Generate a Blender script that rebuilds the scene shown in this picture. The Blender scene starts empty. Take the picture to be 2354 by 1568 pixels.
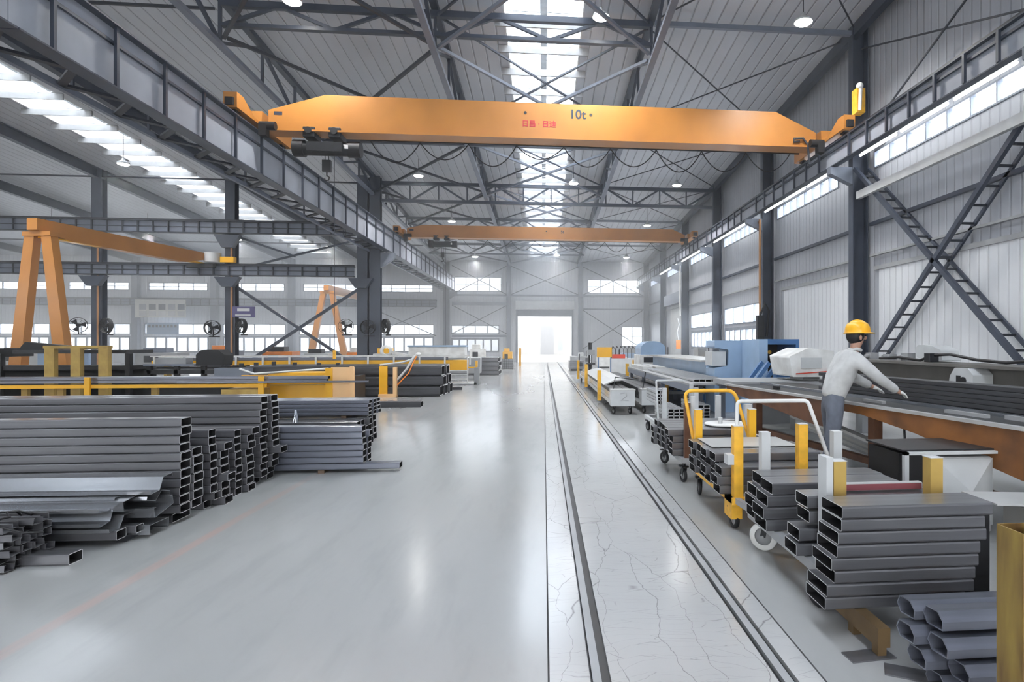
import bpy, math, random
from mathutils import Vector, Matrix, Euler
random.seed(7)
SC = bpy.context.scene
COL = SC.collection
PI = math.pi
ORD = ['', 'first', 'second', 'third', 'fourth', 'fifth', 'sixth', 'seventh', 'eighth', 'ninth', 'tenth',
       'eleventh', 'twelfth', 'thirteenth', 'fourteenth', 'fifteenth', 'sixteenth', 'seventeenth', 'eighteenth', 'nineteenth', 'twentieth']

# ------------------------------------------------------------------ materials
def _mat(name):
    m = bpy.data.materials.new(name); m.use_nodes = True
    nt = m.node_tree
    return m, nt, nt.nodes['Principled BSDF']

def paint(name, col, rough=.5, metal=0.0, var=.12, scale=3.0, bump=0.0, stretch=(1, 1, 1), dirt=None, coat=0.0):
    """painted or raw surface: base colour broken up by noise"""
    m, nt, b = _mat(name)
    N, L = nt.nodes, nt.links
    tc = N.new('ShaderNodeTexCoord'); mp = N.new('ShaderNodeMapping'); mp.inputs['Scale'].default_value = stretch
    L.new(tc.outputs['Object'], mp.inputs['Vector'])
    n = N.new('ShaderNodeTexNoise'); n.inputs['Scale'].default_value = scale; n.inputs['Detail'].default_value = 5
    L.new(mp.outputs['Vector'], n.inputs['Vector'])
    r = N.new('ShaderNodeValToRGB')
    lo = [max(0, c * (1 - var)) for c in col]; hi = [min(1, c * (1 + var)) for c in col]
    if dirt: lo = dirt
    r.color_ramp.elements[0].position = .3; r.color_ramp.elements[1].position = .65
    r.color_ramp.elements[0].color = (*lo, 1); r.color_ramp.elements[1].color = (*hi, 1)
    L.new(n.outputs['Fac'], r.inputs['Fac']); L.new(r.outputs['Color'], b.inputs['Base Color'])
    b.inputs['Roughness'].default_value = rough; b.inputs['Metallic'].default_value = metal
    if coat: b.inputs['Coat Weight'].default_value = coat; b.inputs['Coat Roughness'].default_value = .18
    if bump:
        bp = N.new('ShaderNodeBump'); bp.inputs['Strength'].default_value = bump; bp.inputs['Distance'].default_value = .02
        L.new(n.outputs['Fac'], bp.inputs['Height']); L.new(bp.outputs['Normal'], b.inputs['Normal'])
    return m

def ribbed(name, col, axis, pitch, depth=.03, rough=.45, line=.55, width=.16):
    """profiled sheet cladding: standing seams every `pitch` metres along an axis"""
    m, nt, b = _mat(name); N, L = nt.nodes, nt.links
    tc = N.new('ShaderNodeTexCoord'); sp = N.new('ShaderNodeSeparateXYZ'); L.new(tc.outputs['Object'], sp.inputs[0])
    d = N.new('ShaderNodeMath'); d.operation = 'DIVIDE'; d.inputs[1].default_value = pitch
    L.new(sp.outputs['XYZ'.index(axis)], d.inputs[0])
    f = N.new('ShaderNodeMath'); f.operation = 'FRACT'; L.new(d.outputs[0], f.inputs[0])
    s = N.new('ShaderNodeMath'); s.operation = 'SUBTRACT'; s.inputs[1].default_value = .5; L.new(f.outputs[0], s.inputs[0])
    a = N.new('ShaderNodeMath'); a.operation = 'ABSOLUTE'; L.new(s.outputs[0], a.inputs[0])
    mr = N.new('ShaderNodeMapRange'); mr.interpolation_type = 'SMOOTHSTEP'
    mr.inputs['From Min'].default_value = 0; mr.inputs['From Max'].default_value = width
    L.new(a.outputs[0], mr.inputs['Value'])
    n = N.new('ShaderNodeTexNoise'); n.inputs['Scale'].default_value = .6; L.new(tc.outputs['Object'], n.inputs['Vector'])
    bp = N.new('ShaderNodeBump'); bp.inputs['Strength'].default_value = .8; bp.inputs['Distance'].default_value = depth
    L.new(mr.outputs[0], bp.inputs['Height']); L.new(bp.outputs['Normal'], b.inputs['Normal'])
    mr2 = N.new('ShaderNodeMapRange'); mr2.inputs['From Max'].default_value = .035
    mr2.inputs['To Min'].default_value = line; L.new(a.outputs[0], mr2.inputs['Value'])
    mr3 = N.new('ShaderNodeMapRange'); mr3.inputs['To Min'].default_value = .9; mr3.inputs['To Max'].default_value = 1.06
    L.new(n.outputs['Fac'], mr3.inputs['Value'])
    mu = N.new('ShaderNodeMath'); mu.operation = 'MULTIPLY'; L.new(mr2.outputs[0], mu.inputs[0]); L.new(mr3.outputs[0], mu.inputs[1])
    vm = N.new('ShaderNodeVectorMath'); vm.operation = 'SCALE'; vm.inputs[0].default_value = col; L.new(mu.outputs[0], vm.inputs['Scale'])
    L.new(vm.outputs[0], b.inputs['Base Color']); b.inputs['Roughness'].default_value = rough
    return m

def emit(name, col, strength):
    m = bpy.data.materials.new(name); m.use_nodes = True; nt = m.node_tree
    nt.nodes.remove(nt.nodes['Principled BSDF'])
    e = nt.nodes.new('ShaderNodeEmission'); e.inputs[0].default_value = (*col, 1); e.inputs[1].default_value = strength
    nt.links.new(e.outputs[0], nt.nodes['Material Output'].inputs[0])
    return m

def glass(name, tint=(.93, .96, 1), gloss=.06):
    m = bpy.data.materials.new(name); m.use_nodes = True; nt = m.node_tree
    nt.nodes.remove(nt.nodes['Principled BSDF'])
    t = nt.nodes.new('ShaderNodeBsdfTransparent'); t.inputs[0].default_value = (*tint, 1)
    g = nt.nodes.new('ShaderNodeBsdfGlossy'); g.inputs['Roughness'].default_value = .08
    x = nt.nodes.new('ShaderNodeMixShader'); x.inputs[0].default_value = gloss
    nt.links.new(t.outputs[0], x.inputs[1]); nt.links.new(g.outputs[0], x.inputs[2])
    nt.links.new(x.outputs[0], nt.nodes['Material Output'].inputs[0])
    return m

M = {}
M['frame'] = paint('blue_grey_paint', (.046, .056, .080), .42, var=.15, scale=1.5)
M['frame_lt'] = paint('light_grey_paint', (.17, .19, .235), .45, var=.12, scale=1.2)
M['web'] = paint('girder_web_lit', (.36, .385, .44), .4, var=.14, scale=.8)  # paler than the flanges: light on the webs put into the colour
M['rod'] = paint('dark_rod', (.03, .034, .045), .5)
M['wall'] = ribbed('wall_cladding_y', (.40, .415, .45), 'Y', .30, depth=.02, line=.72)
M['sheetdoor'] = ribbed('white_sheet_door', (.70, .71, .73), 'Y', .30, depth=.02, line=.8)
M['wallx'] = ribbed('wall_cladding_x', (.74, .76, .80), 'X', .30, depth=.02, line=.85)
M['roof'] = ribbed('roof_sheet', (.56, .575, .61), 'X', .42, depth=.03, line=.35, width=.1)
M['purlin'] = paint('galvanised_purlin', (.33, .33, .33), .5)
M['crane'] = paint('crane_orange', (.50, .205, .040), .42, var=.10, scale=.9, coat=.15)
M['yellow'] = paint('machine_yellow', (.90, .46, .010), .4, var=.06, scale=2, coat=.2)
M['amber'] = paint('worn_yellow', (.83, .44, .035), .45, var=.16, scale=9)
M['ochre'] = paint('old_yellow', (.50, .34, .085), .55, var=.12, scale=3, dirt=(.38, .235, .06))
M['peach'] = paint('door_panel_peach', (.88, .55, .27), .45, var=.04)
M['tube'] = paint('mill_steel', (.135, .135, .145), .34, metal=.4, coat=.9, var=.22, scale=2.5, stretch=(.25, 6, 6))
M['tube_b'] = paint('blued_steel', (.16, .17, .21), .32, metal=.4, coat=.9, var=.2, scale=2.5, stretch=(.25, 6, 6))
M['tube_d'] = paint('dark_bundle_steel', (.055, .056, .062), .45, metal=.4, var=.3, scale=2.0, stretch=(.3, 6, 6))
M['purl_steel'] = paint('folded_sheet_steel', (.36, .37, .39), .24, metal=.8, var=.15, scale=2.5, stretch=(.25, 5, 5))
M['tube_in'] = paint('shaded_tube_inside', (.012, .012, .014), .7)  # near black: the shade inside the tubes is put into the colour
M['cut_edge'] = paint('sawn_steel_edge', (.58, .58, .58), .4, metal=.4)
M['black'] = paint('black_rubber', (.012, .012, .014), .55)
M['iron'] = paint('dark_machine_iron', (.014, .015, .018), .45, var=.4, scale=5)
M['grey'] = paint('machine_grey', (.33, .335, .34), .5, var=.1, scale=2)
M['lgrey'] = paint('pale_grey_paint', (.55, .56, .56), .45, var=.08, scale=3)
M['white'] = paint('white_paint', (.78, .78, .76), .4, var=.06, scale=3, dirt=(.6, .59, .56))
M['rust'] = paint('rust_brown', (.13, .055, .025), .55, var=.35, scale=4, dirt=(.09, .035, .018))
M['rustwall'] = paint('rusted_edge_orange', (.22, .085, .022), .5, var=.35, scale=2.5, dirt=(.12, .05, .02))
M['blue'] = paint('machine_blue', (.055, .15, .33), .4, var=.12, scale=2)
M['ltblue'] = paint('machine_light_blue', (.30, .42, .58), .4, var=.08, scale=2)
M['wood'] = paint('timber', (.13, .085, .055), .7, var=.3, scale=6)
M['brown_yellow'] = paint('worn_brown_yellow', (.13, .08, .033), .55, var=.2, scale=5)
M['rusty_yellow'] = paint('rusty_yellow', (.33, .23, .045), .5, var=.15, scale=2.2, stretch=(3, 3, .7), dirt=(.12, .06, .02))
M['dull_red'] = paint('dull_red', (.30, .085, .10), .5)
M['warmgrey'] = paint('warm_machine_grey', (.15, .142, .13), .5, var=.1)
M['red'] = paint('red_paint', (.6, .06, .03), .45)
M['orange'] = paint('orange_plastic', (.85, .25, .03), .4)
M['copper'] = paint('orange_pipe', (.42, .21, .09), .5)
M['chrome'] = paint('bright_steel', (.62, .66, .72), .18, metal=.95, var=.05)
M['pale_steel'] = paint('pale_sheet', (.50, .50, .49), .35, metal=.35, var=.08, scale=2)
M['lamp'] = emit('lamp_glow', (1, .98, .95), 40)
M['tubelight'] = emit('tube_glow', (.95, .98, 1), 14)
M['glass'] = glass('window_glass')
M['hall_frame'] = paint('window_frame_grey', (.22, .24, .28), .5)
M['screen'] = paint('printed_board', (.75, .73, .66), .5, var=.05)
M['ink'] = paint('dark_ink', (.03, .035, .06), .6)
M['blue_ink'] = paint('crane_letter_blue', (.012, .03, .06), .5)
M['red_ink'] = paint('crane_letter_red', (.50, .03, .04), .5)
M['purple'] = paint('violet_sign', (.10, .09, .20), .5)

# ------------------------------------------------------------------ geometry helper
class MB:
    def __init__(s): s.v = []; s.f = []; s.sm = []
    def add(s, vs, fs, smooth=False):
        o = len(s.v); s.v += [Vector(v) for v in vs]
        for f in fs: s.f.append([i + o for i in f]); s.sm.append(smooth)
        return s
    def box(s, x0, x1, y0, y1, z0, z1):
        vs = [(x, y, z) for z in (z0, z1) for y in (y0, y1) for x in (x0, x1)]
        return s.add(vs, [(0, 2, 3, 1), (4, 5, 7, 6), (0, 1, 5, 4), (2, 6, 7, 3), (0, 4, 6, 2), (1, 3, 7, 5)])
    def bar(s, p, q, w, h=None, up=(0, 0, 1)):
        """rectangular bar from p to q; w across, h along `up`"""
        h = h or w; p = Vector(p); q = Vector(q); d = (q - p).normalized(); up = Vector(up)
        if abs(d.dot(up)) > .98: up = Vector((1, 0, 0))
        a = d.cross(up).normalized(); b = a.cross(d).normalized()
        vs = [c + a * (w / 2 * i) + b * (h / 2 * j) for c in (p, q) for i, j in ((-1, -1), (1, -1), (1, 1), (-1, 1))]
        return s.add(vs, [(3, 2, 1, 0), (4, 5, 6, 7), (0, 1, 5, 4), (1, 2, 6, 5), (2, 3, 7, 6), (3, 0, 4, 7)])
    def ibeam(s, p, q, w, h, t=.03, up=(0, 0, 1), tw=None):
        p = Vector(p); q = Vector(q); d = (q - p).normalized(); up = Vector(up)
        if abs(d.dot(up)) > .98: up = Vector((1, 0, 0))
        a = d.cross(up).normalized(); b = a.cross(d).normalized()
        s.bar(p + b * (h / 2 - t / 2), q + b * (h / 2 - t / 2), w, t, up)
        s.bar(p - b * (h / 2 - t / 2), q - b * (h / 2 - t / 2), w, t, up)
        return s.bar(p, q, tw or t, h - 2 * t, up)
    def tube(s, pts, r, n=8, cap=True, radii=None):
        pts = [Vector(p) for p in pts]; rings = []
        prev = None
        for i, p in enumerate(pts):
            d = (pts[min(i + 1, len(pts) - 1)] - pts[max(i - 1, 0)]).normalized()
            if prev is None:
                u = Vector((0, 0, 1)) if abs(d.z) < .9 else Vector((1, 0, 0)); a = d.cross(u).normalized()
            else:
                a = (prev - d * prev.dot(d)).normalized()
            prev = a; b = d.cross(a); rr = radii[i] if radii else r
            rings.append([p + a * math.cos(2 * PI * k / n) * rr + b * math.sin(2 * PI * k / n) * rr for k in range(n)])
        vs = [v for ring in rings for v in ring]; fs = []
        for i in range(len(pts) - 1):
            for k in range(n): fs.append((i * n + k, i * n + (k + 1) % n, (i + 1) * n + (k + 1) % n, (i + 1) * n + k))
        s.add(vs, fs, True)
        if cap:
            s.add(rings[0], [tuple(range(n))[::-1]]); s.add(rings[-1], [tuple(range(n))])
        return s
    def cyl(s, p, q, r, n=16, r2=None): return s.tube([p, q], r, n, True, [r, r if r2 is None else r2])
    def prism(s, prof, axis, a, b, smooth=False):
        """closed 2-D profile swept along an axis from a to b"""
        def P(u, w, t): return {'X': (t, u, w), 'Y': (u, t, w), 'Z': (u, w, t)}[axis]
        n = len(prof); vs = [P(u, w, a) for u, w in prof] + [P(u, w, b) for u, w in prof]
        fs = [(i, (i + 1) % n, n + (i + 1) % n, n + i) for i in range(n)]
        s.add(vs, fs, smooth); return s.add([vs[i] for i in range(n)], [tuple(range(n))[::-1]]).add([vs[n + i] for i in range(n)], [tuple(range(n))])
    def ball(s, c, rx, ry=None, rz=None, nu=12, nv=8):
        ry = ry or rx; rz = rz or rx; c = Vector(c); vs = []
        for j in range(1, nv):
            t = PI * j / nv
            for i in range(nu):
                a = 2 * PI * i / nu; vs.append(c + Vector((rx * math.sin(t) * math.cos(a), ry * math.sin(t) * math.sin(a), rz * math.cos(t))))
        top = len(vs); vs.append(c + Vector((0, 0, rz))); bot = len(vs); vs.append(c - Vector((0, 0, rz))); fs = []
        for j in range(nv - 2):
            for i in range(nu): fs.append((j * nu + i, (j + 1) * nu + i, (j + 1) * nu + (i + 1) % nu, j * nu + (i + 1) % nu))
        for i in range(nu):
            fs.append((top, i, (i + 1) % nu)); fs.append((bot, (nv - 2) * nu + (i + 1) % nu, (nv - 2) * nu + i))
        return s.add(vs, fs, True)
    def lathe(s, c, prof, n=24, axis='Z'):
        c = Vector(c); vs = []; fs = []
        for r, h in prof:
            for k in range(n):
                a = 2 * PI * k / n; x, y = r * math.cos(a), r * math.sin(a)
                vs.append(c + Vector({'Z': (x, y, h), 'X': (h, x, y), 'Y': (x, h, y)}[axis]))
        for j in range(len(prof) - 1):
            for k in range(n): fs.append((j * n + k, j * n + (k + 1) % n, (j + 1) * n + (k + 1) % n, (j + 1) * n + k))
        return s.add(vs, fs, True)
    def rot(s, ang, c=(0, 0, 0), axis='Z', start=0):
        R = Matrix.Rotation(ang, 3, axis); c = Vector(c)
        for i in range(start, len(s.v)): s.v[i] = R @ (s.v[i] - c) + c
        return s
    def build(s, name, mat, parent=None, bevel=0.0, keep=False):
        me = bpy.data.meshes.new(name)
        if keep: org = Vector((0, 0, 0))
        else:
            xs = [v.x for v in s.v]; ys = [v.y for v in s.v]; zs = [v.z for v in s.v]
            org = Vector(((min(xs) + max(xs)) / 2, (min(ys) + max(ys)) / 2, min(zs)))
        me.from_pydata([v - org for v in s.v], [], s.f); me.polygons.foreach_set('use_smooth', s.sm)
        mats = mat if isinstance(mat, (list, tuple)) else [mat]
        for m in mats: me.materials.append(M[m] if isinstance(m, str) else m)
        me.validate(); me.update()
        o = bpy.data.objects.new(name, me); COL.objects.link(o); o.location = org
        if parent is not None:
            o.parent = parent; o.location = org - parent.matrix_basis.translation if parent.parent is None else org - (parent.matrix_basis.translation + parent.parent.matrix_basis.translation)
        if bevel:
            b = o.modifiers.new('edge', 'BEVEL'); b.width = bevel; b.segments = 2; b.limit_method = 'ANGLE'
        return o

def tag(o, label=None, cat=None, group=None, kind=None):
    if label: o['label'] = label
    if cat: o['category'] = cat
    if group: o['group'] = group
    if kind: o['kind'] = kind
    return o

def thing(name, label, cat, loc=(0, 0, 0), group=None):
    o = bpy.data.objects.new(name, None); COL.objects.link(o); o.location = loc; o.empty_display_size = .2
    return tag(o, label, cat, group)

def copy_tree(o, parent=None):
    c = o.copy(); COL.objects.link(c)
    if parent is not None: c.parent = parent
    for ch in [x for x in CHILD.get(o.name, [])]: copy_tree(ch, c)
    return c
CHILD = {}
def index_children():
    CHILD.clear()
    for o in bpy.data.objects:
        if o.parent: CHILD.setdefault(o.parent.name, []).append(o)

def dup(proto, loc, rz=0.0, label=None, group=None, cat=None, scale=None):
    index_children(); c = copy_tree(proto)
    for k in ('label', 'category', 'group'):
        pass
    c.location = loc; c.rotation_euler = (0, 0, rz)
    if scale: c.scale = scale
    return tag(c, label, cat, group)

def area_light(name, loc, sx, sy, rot, L, col=(1, 1, 1)):
    d = bpy.data.lights.new(name, 'AREA'); d.shape = 'RECTANGLE'; d.size = sx; d.size_y = sy
    d.energy = L * PI * sx * sy; d.color = col
    o = bpy.data.objects.new(name, d); COL.objects.link(o); o.location = loc; o.rotation_euler = rot
    return o

def ROOF(y): return 11.45 - .0536 * (y - 17.85)     # underside of the roof sheet, metres above the floor
BAY = 7.67
YN = [17.85 + BAY * n for n in range(-4, 6)]        # frame lines; YN[4] is the nearest one in full view
def yn(n): return 17.85 + BAY * n
YEND = 57.0
# ------------------------------------------------------------------ camera
cam_d = bpy.data.cameras.new('camera'); cam = bpy.data.objects.new('camera', cam_d); COL.objects.link(cam)
cam.location = (0, 0, 1.7); cam.rotation_euler = (PI / 2, 0, -math.atan(134 / 1400))
cam_d.sensor_width = 36; cam_d.lens = 36 * 1400 / 2354; cam_d.shift_x = -207 / 2354; cam_d.shift_y = 6 / 2354
cam_d.clip_start = .05; cam_d.clip_end = 400
SC.camera = cam

# ------------------------------------------------------------------ floor
def floor_mat():
    m, nt, b = _mat('epoxy_floor'); N, L = nt.nodes, nt.links
    tc = N.new('ShaderNodeTexCoord')
    n1 = N.new('ShaderNodeTexNoise'); n1.inputs['Scale'].default_value = .35; n1.inputs['Detail'].default_value = 6
    mp = N.new('ShaderNodeMapping'); mp.inputs['Scale'].default_value = (1.2, .35, 1); mp.inputs['Rotation'].default_value = (0, 0, .5)
    L.new(tc.outputs['Object'], mp.inputs[0]); L.new(mp.outputs[0], n1.inputs['Vector'])
    n2 = N.new('ShaderNodeTexNoise'); n2.inputs['Scale'].default_value = 3; n2.inputs['Detail'].default_value = 8; n2.inputs['Roughness'].default_value = .65
    mp2 = N.new('ShaderNodeMapping'); mp2.inputs['Scale'].default_value = (1.2, .22, 1); mp2.inputs['Rotation'].default_value = (0, 0, -.9)
    L.new(tc.outputs['Object'], mp2.inputs[0]); L.new(mp2.outputs[0], n2.inputs['Vector'])
    r = N.new('ShaderNodeValToRGB'); r.color_ramp.elements[0].position = .32; r.color_ramp.elements[1].position = .62
    r.color_ramp.elements[0].color = (.335, .335, .332, 1); r.color_ramp.elements[1].color = (.415, .414, .408, 1)
    L.new(n1.outputs['Fac'], r.inputs[0])
    r2 = N.new('ShaderNodeValToRGB'); r2.color_ramp.elements[0].position = .35; r2.color_ramp.elements[1].position = .5
    r2.color_ramp.elements[0].color = (.93, .935, .94, 1); r2.color_ramp.elements[1].color = (1, 1, 1, 1)
    L.new(n2.outputs['Fac'], r2.inputs[0])
    mx = N.new('ShaderNodeMix'); mx.data_type = 'RGBA'; mx.blend_type = 'MULTIPLY'; mx.inputs[0].default_value = 1
    L.new(r.outputs[0], mx.inputs[6]); L.new(r2.outputs[0], mx.inputs[7])
    # worn red line painted along x = -2.95
    sp = N.new('ShaderNodeSeparateXYZ'); L.new(tc.outputs['Object'], sp.inputs[0])
    a = N.new('ShaderNodeMath'); a.operation = 'ADD'; a.inputs[1].default_value = 2.95; L.new(sp.outputs[0], a.inputs[0])
    ab = N.new('ShaderNodeMath'); ab.operation = 'ABSOLUTE'; L.new(a.outputs[0], ab.inputs[0])
    lt = N.new('ShaderNodeMapRange'); lt.inputs['From Min'].default_value = .03; lt.inputs['From Max'].default_value = .065
    lt.inputs['To Min'].default_value = 1; lt.inputs['To Max'].default_value = 0; L.new(ab.outputs[0], lt.inputs[0])
    nn = N.new('ShaderNodeMapRange'); nn.inputs['From Min'].default_value = .3; nn.inputs['From Max'].default_value = .75
    nn.inputs['To Min'].default_value = .15; nn.inputs['To Max'].default_value = .6
    L.new(n2.outputs['Fac'], nn.inputs[0])
    ml = N.new('ShaderNodeMath'); ml.operation = 'MULTIPLY'; L.new(lt.outputs[0], ml.inputs[0]); L.new(nn.outputs[0], ml.inputs[1])
    mx2 = N.new('ShaderNodeMix'); mx2.data_type = 'RGBA'; mx2.inputs[7].default_value = (.60, .33, .27, 1)
    fy = N.new('ShaderNodeMapRange'); fy.inputs['From Min'].default_value = 5.5; fy.inputs['From Max'].default_value = 8.5; fy.inputs['To Min'].default_value = 1; fy.inputs['To Max'].default_value = .12; L.new(sp.outputs[1], fy.inputs[0])
    m3 = N.new('ShaderNodeMath'); m3.operation = 'MULTIPLY'; L.new(ml.outputs[0], m3.inputs[0]); L.new(fy.outputs[0], m3.inputs[1]); L.new(m3.outputs[0], mx2.inputs[0]); L.new(mx.outputs[2], mx2.inputs[6]); L.new(mx2.outputs[2], b.inputs['Base Color'])
    rr = N.new('ShaderNodeMapRange'); rr.inputs['To Min'].default_value = .13; rr.inputs['To Max'].default_value = .22
    L.new(n1.outputs['Fac'], rr.inputs[0]); L.new(rr.outputs[0], b.inputs['Roughness'])
    b.inputs['Specular IOR Level'].default_value = .55
    bp = N.new('ShaderNodeBump'); bp.inputs['Strength'].default_value = .02; bp.inputs['Distance'].default_value = .01
    L.new(n2.outputs['Fac'], bp.inputs['Height'])
    return m
def track_mat():
    m, nt, b = _mat('cracked_concrete'); N, L = nt.nodes, nt.links
    tc = N.new('ShaderNodeTexCoord'); mp = N.new('ShaderNodeMapping'); mp.inputs['Scale'].default_value = (2.6, .55, 1)
    nz = N.new('ShaderNodeTexNoise'); nz.inputs['Scale'].default_value = 1.6; nz.inputs['Detail'].default_value = 6
    L.new(tc.outputs['Object'], nz.inputs['Vector'])
    va = N.new('ShaderNodeVectorMath'); va.operation = 'MULTIPLY_ADD'; va.inputs[1].default_value = (.35, .35, 0)
    L.new(nz.outputs['Color'], va.inputs[0]); L.new(tc.outputs['Object'], va.inputs[2])
    L.new(va.outputs[0], mp.inputs[0])
    vo = N.new('ShaderNodeTexVoronoi'); vo.feature = 'DISTANCE_TO_EDGE'; vo.inputs['Scale'].default_value = 1.1; L.new(mp.outputs[0], vo.inputs['Vector'])
    mr = N.new('ShaderNodeMapRange'); mr.inputs['From Max'].default_value = .0055; mr.inputs['To Min'].default_value = .5; L.new(vo.outputs[0], mr.inputs[0])
    mp3 = N.new('ShaderNodeMapping'); mp3.inputs['Scale'].default_value = (2.0, 14, 1); L.new(va.outputs[0], mp3.inputs[0])
    vo2 = N.new('ShaderNodeTexVoronoi'); vo2.feature = 'DISTANCE_TO_EDGE'; vo2.inputs['Scale'].default_value = 1.0; L.new(mp3.outputs[0], vo2.inputs['Vector'])
    mr2 = N.new('ShaderNodeMapRange'); mr2.inputs['From Max'].default_value = .012; mr2.inputs['To Min'].default_value = .7; L.new(vo2.outputs[0], mr2.inputs[0])
    n3 = N.new('ShaderNodeTexNoise'); n3.inputs['Scale'].default_value = 2.2; L.new(tc.outputs['Object'], n3.inputs['Vector'])
    g = N.new('ShaderNodeMapRange'); g.inputs['From Min'].default_value = .45; g.inputs['From Max'].default_value = .6; L.new(n3.outputs[0], g.inputs[0])
    mm = N.new('ShaderNodeMath'); mm.operation = 'MAXIMUM'; L.new(mr2.outputs[0], mm.inputs[0]); L.new(g.outputs[0], mm.inputs[1])
    mu = N.new('ShaderNodeMath'); mu.operation = 'MULTIPLY'; L.new(mr.outputs[0], mu.inputs[0]); L.new(mm.outputs[0], mu.inputs[1])
    n4 = N.new('ShaderNodeMapRange'); n4.inputs['To Min'].default_value = .9; n4.inputs['To Max'].default_value = 1.1; L.new(nz.outputs[0], n4.inputs[0])
    mu2 = N.new('ShaderNodeMath'); mu2.operation = 'MULTIPLY'; L.new(mu.outputs[0], mu2.inputs[0]); L.new(n4.outputs[0], mu2.inputs[1])
    vm = N.new('ShaderNodeVectorMath'); vm.operation = 'SCALE'; vm.inputs[0].default_value = (.45, .45, .445); L.new(mu2.outputs[0], vm.inputs['Scale'])
    L.new(vm.outputs[0], b.inputs['Base Color']); b.inputs['Roughness'].default_value = .18
    return m
YB = -13.0
XL, XR = -52.0, 9.95
M['floor'] = floor_mat(); M['track'] = track_mat()
f = MB()
f.box(XL - .2, .02, YB, YEND + .1, -.3, 0); f.box(1.42, XR + .2, YB, YEND + .1, -.3, 0)
tag(f.build('floor', 'floor', keep=True), kind='structure')
tr = MB(); tr.box(.03, .235, YB, YEND, -.3, -.001).box(.34, 1.18, YB, YEND, -.3, -.002).box(1.28, 1.41, YB, YEND, -.3, -.001)
tag(tr.build('trim_1', 'track', keep=True), kind='structure')
# recessed floor rails of the track
gr = MB(); gr.box(.02, .03, YB, YEND, -.3, -.02).box(1.41, 1.42, YB, YEND, -.3, -.02)
tag(gr.build('trim_2', 'black', keep=True), kind='structure')
for nm, x0, x1, lab in (('a', .235, .34, 'flat steel rail set in the floor beside the smooth aisle'), ('b', 1.18, 1.28, 'flat steel rail set in the floor beside the trolleys')):
    t = thing('floor_rail', lab, 'rail', (x0, 20, -.3), 'rails set in the floor')
    MB().box(x0, x1, YB, YEND, -.3, -.03).build('channel', 'iron', t)
    xm = x0 + .012 if nm == 'a' else x0 + .03
    MB().box(xm, xm + .045, YB, YEND, -.03, -.003).build('rail_head', 'grey', t)

# ------------------------------------------------------------------ walls with window openings
def wall_panels(mb, axis, fixed, t, u0, u1, z0, z1, holes):
    """wall slab with rectangular holes; axis 'Y' = wall along Y at x=fixed, 'X' = wall along X at y=fixed"""
    us = sorted({u0, u1, *[h[0] for h in holes], *[h[1] for h in holes]})
    for a, b in zip(us, us[1:]):
        if b - a < 1e-4: continue
        cuts = sorted([(h[2], h[3]) for h in holes if h[0] <= a + 1e-4 and h[1] >= b - 1e-4]); z = z0
        zt = z1 if not callable(z1) else max(z1(a), z1(b))
        for c0, c1 in cuts + [(zt, zt)]:
            if c0 - z > 1e-3:
                if axis == 'Y': mb.box(fixed, fixed + t, a, b, z, c0)
                else: mb.box(a, b, fixed, fixed + t, z, c0)
            z = c1
WN = [0]
def window(axis, pos, u0, u1, z0, z1, nu, nv, bars=.05, L=7.0, depth=.1, lit=True):
    WN[0] += 1
    fr = MB()
    def bx(a, b, c, d):
        if axis == 'Y': fr.box(pos - .04, pos + depth, a, b, c, d)
        else: fr.box(a, b, pos - .04, pos + depth, c, d)
    bx(u0, u1, z0, z0 + bars); bx(u0, u1, z1 - bars, z1); bx(u0, u0 + bars, z0 + bars, z1 - bars); bx(u1 - bars, u1, z0 + bars, z1 - bars)
    for i in range(1, nu):
        u = u0 + (u1 - u0) * i / nu; bx(u - bars / 2, u + bars / 2, z0 + bars, z1 - bars)
    for j in range(1, nv):
        z = z0 + (z1 - z0) * j / nv
        for i in range(nu):
            a = u0 + (u1 - u0) * i / nu + bars / 2; b = u0 + (u1 - u0) * (i + 1) / nu - bars / 2
            bx(max(a, u0 + bars), min(b, u1 - bars), z - bars / 3, z + bars / 3)
    o = fr.build('window_%d' % WN[0], 'hall_frame'); o['kind'] = 'structure'
    g = MB(); q = pos + depth * .5
    if axis == 'Y': g.box(q, q + .012, u0 + .02, u1 - .02, z0 + .02, z1 - .02)
    else: g.box(u0 + .02, u1 - .02, q, q + .012, z0 + .02, z1 - .02)
    g.build('window_pane', 'glass', o)
    if lit:
        c = (u0 + u1) / 2; zc = (z0 + z1) / 2
        if axis == 'Y': area_light('daylight', (pos + .45, c, zc), z1 - z0 + .5, u1 - u0 + .3, (0, PI / 2, 0), L, (.97, .985, 1))
        else: area_light('daylight', (c, pos + .45, zc), u1 - u0 + .3, z1 - z0 + .5, (-PI / 2, 0, 0), L, (.97, .985, 1))

# right wall
RH = []      # (y0,y1,z0,z1)
for n in range(-4, 5):
    a, b = yn(n) + (1.9 if n >= 0 else .65), yn(n + 1) - .35
    RH.append((a, b, 6.97, 7.50))
low = [(yn(1) + 1.0, yn(2) - .45), (yn(2) + 1.0, yn(3) - .45)]
for a, b in low: RH += [(a, b, 1.35, 2.55), (a, b, 2.70, 3.62)]
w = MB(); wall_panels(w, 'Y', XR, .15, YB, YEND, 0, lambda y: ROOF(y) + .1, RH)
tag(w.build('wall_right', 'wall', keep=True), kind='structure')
for i, (a, b, c, d) in enumerate(RH):
    if b < 4: continue
    if c > 6: window('Y', XR, a, b, c, d, 8, 1, .045, L=9)
    elif c > 2.6: window('Y', XR, a, b, c, d, 4, 1, .06, L=9)
    else: window('Y', XR, a, b, c, d, 7, 1, .16, L=9)
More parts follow.
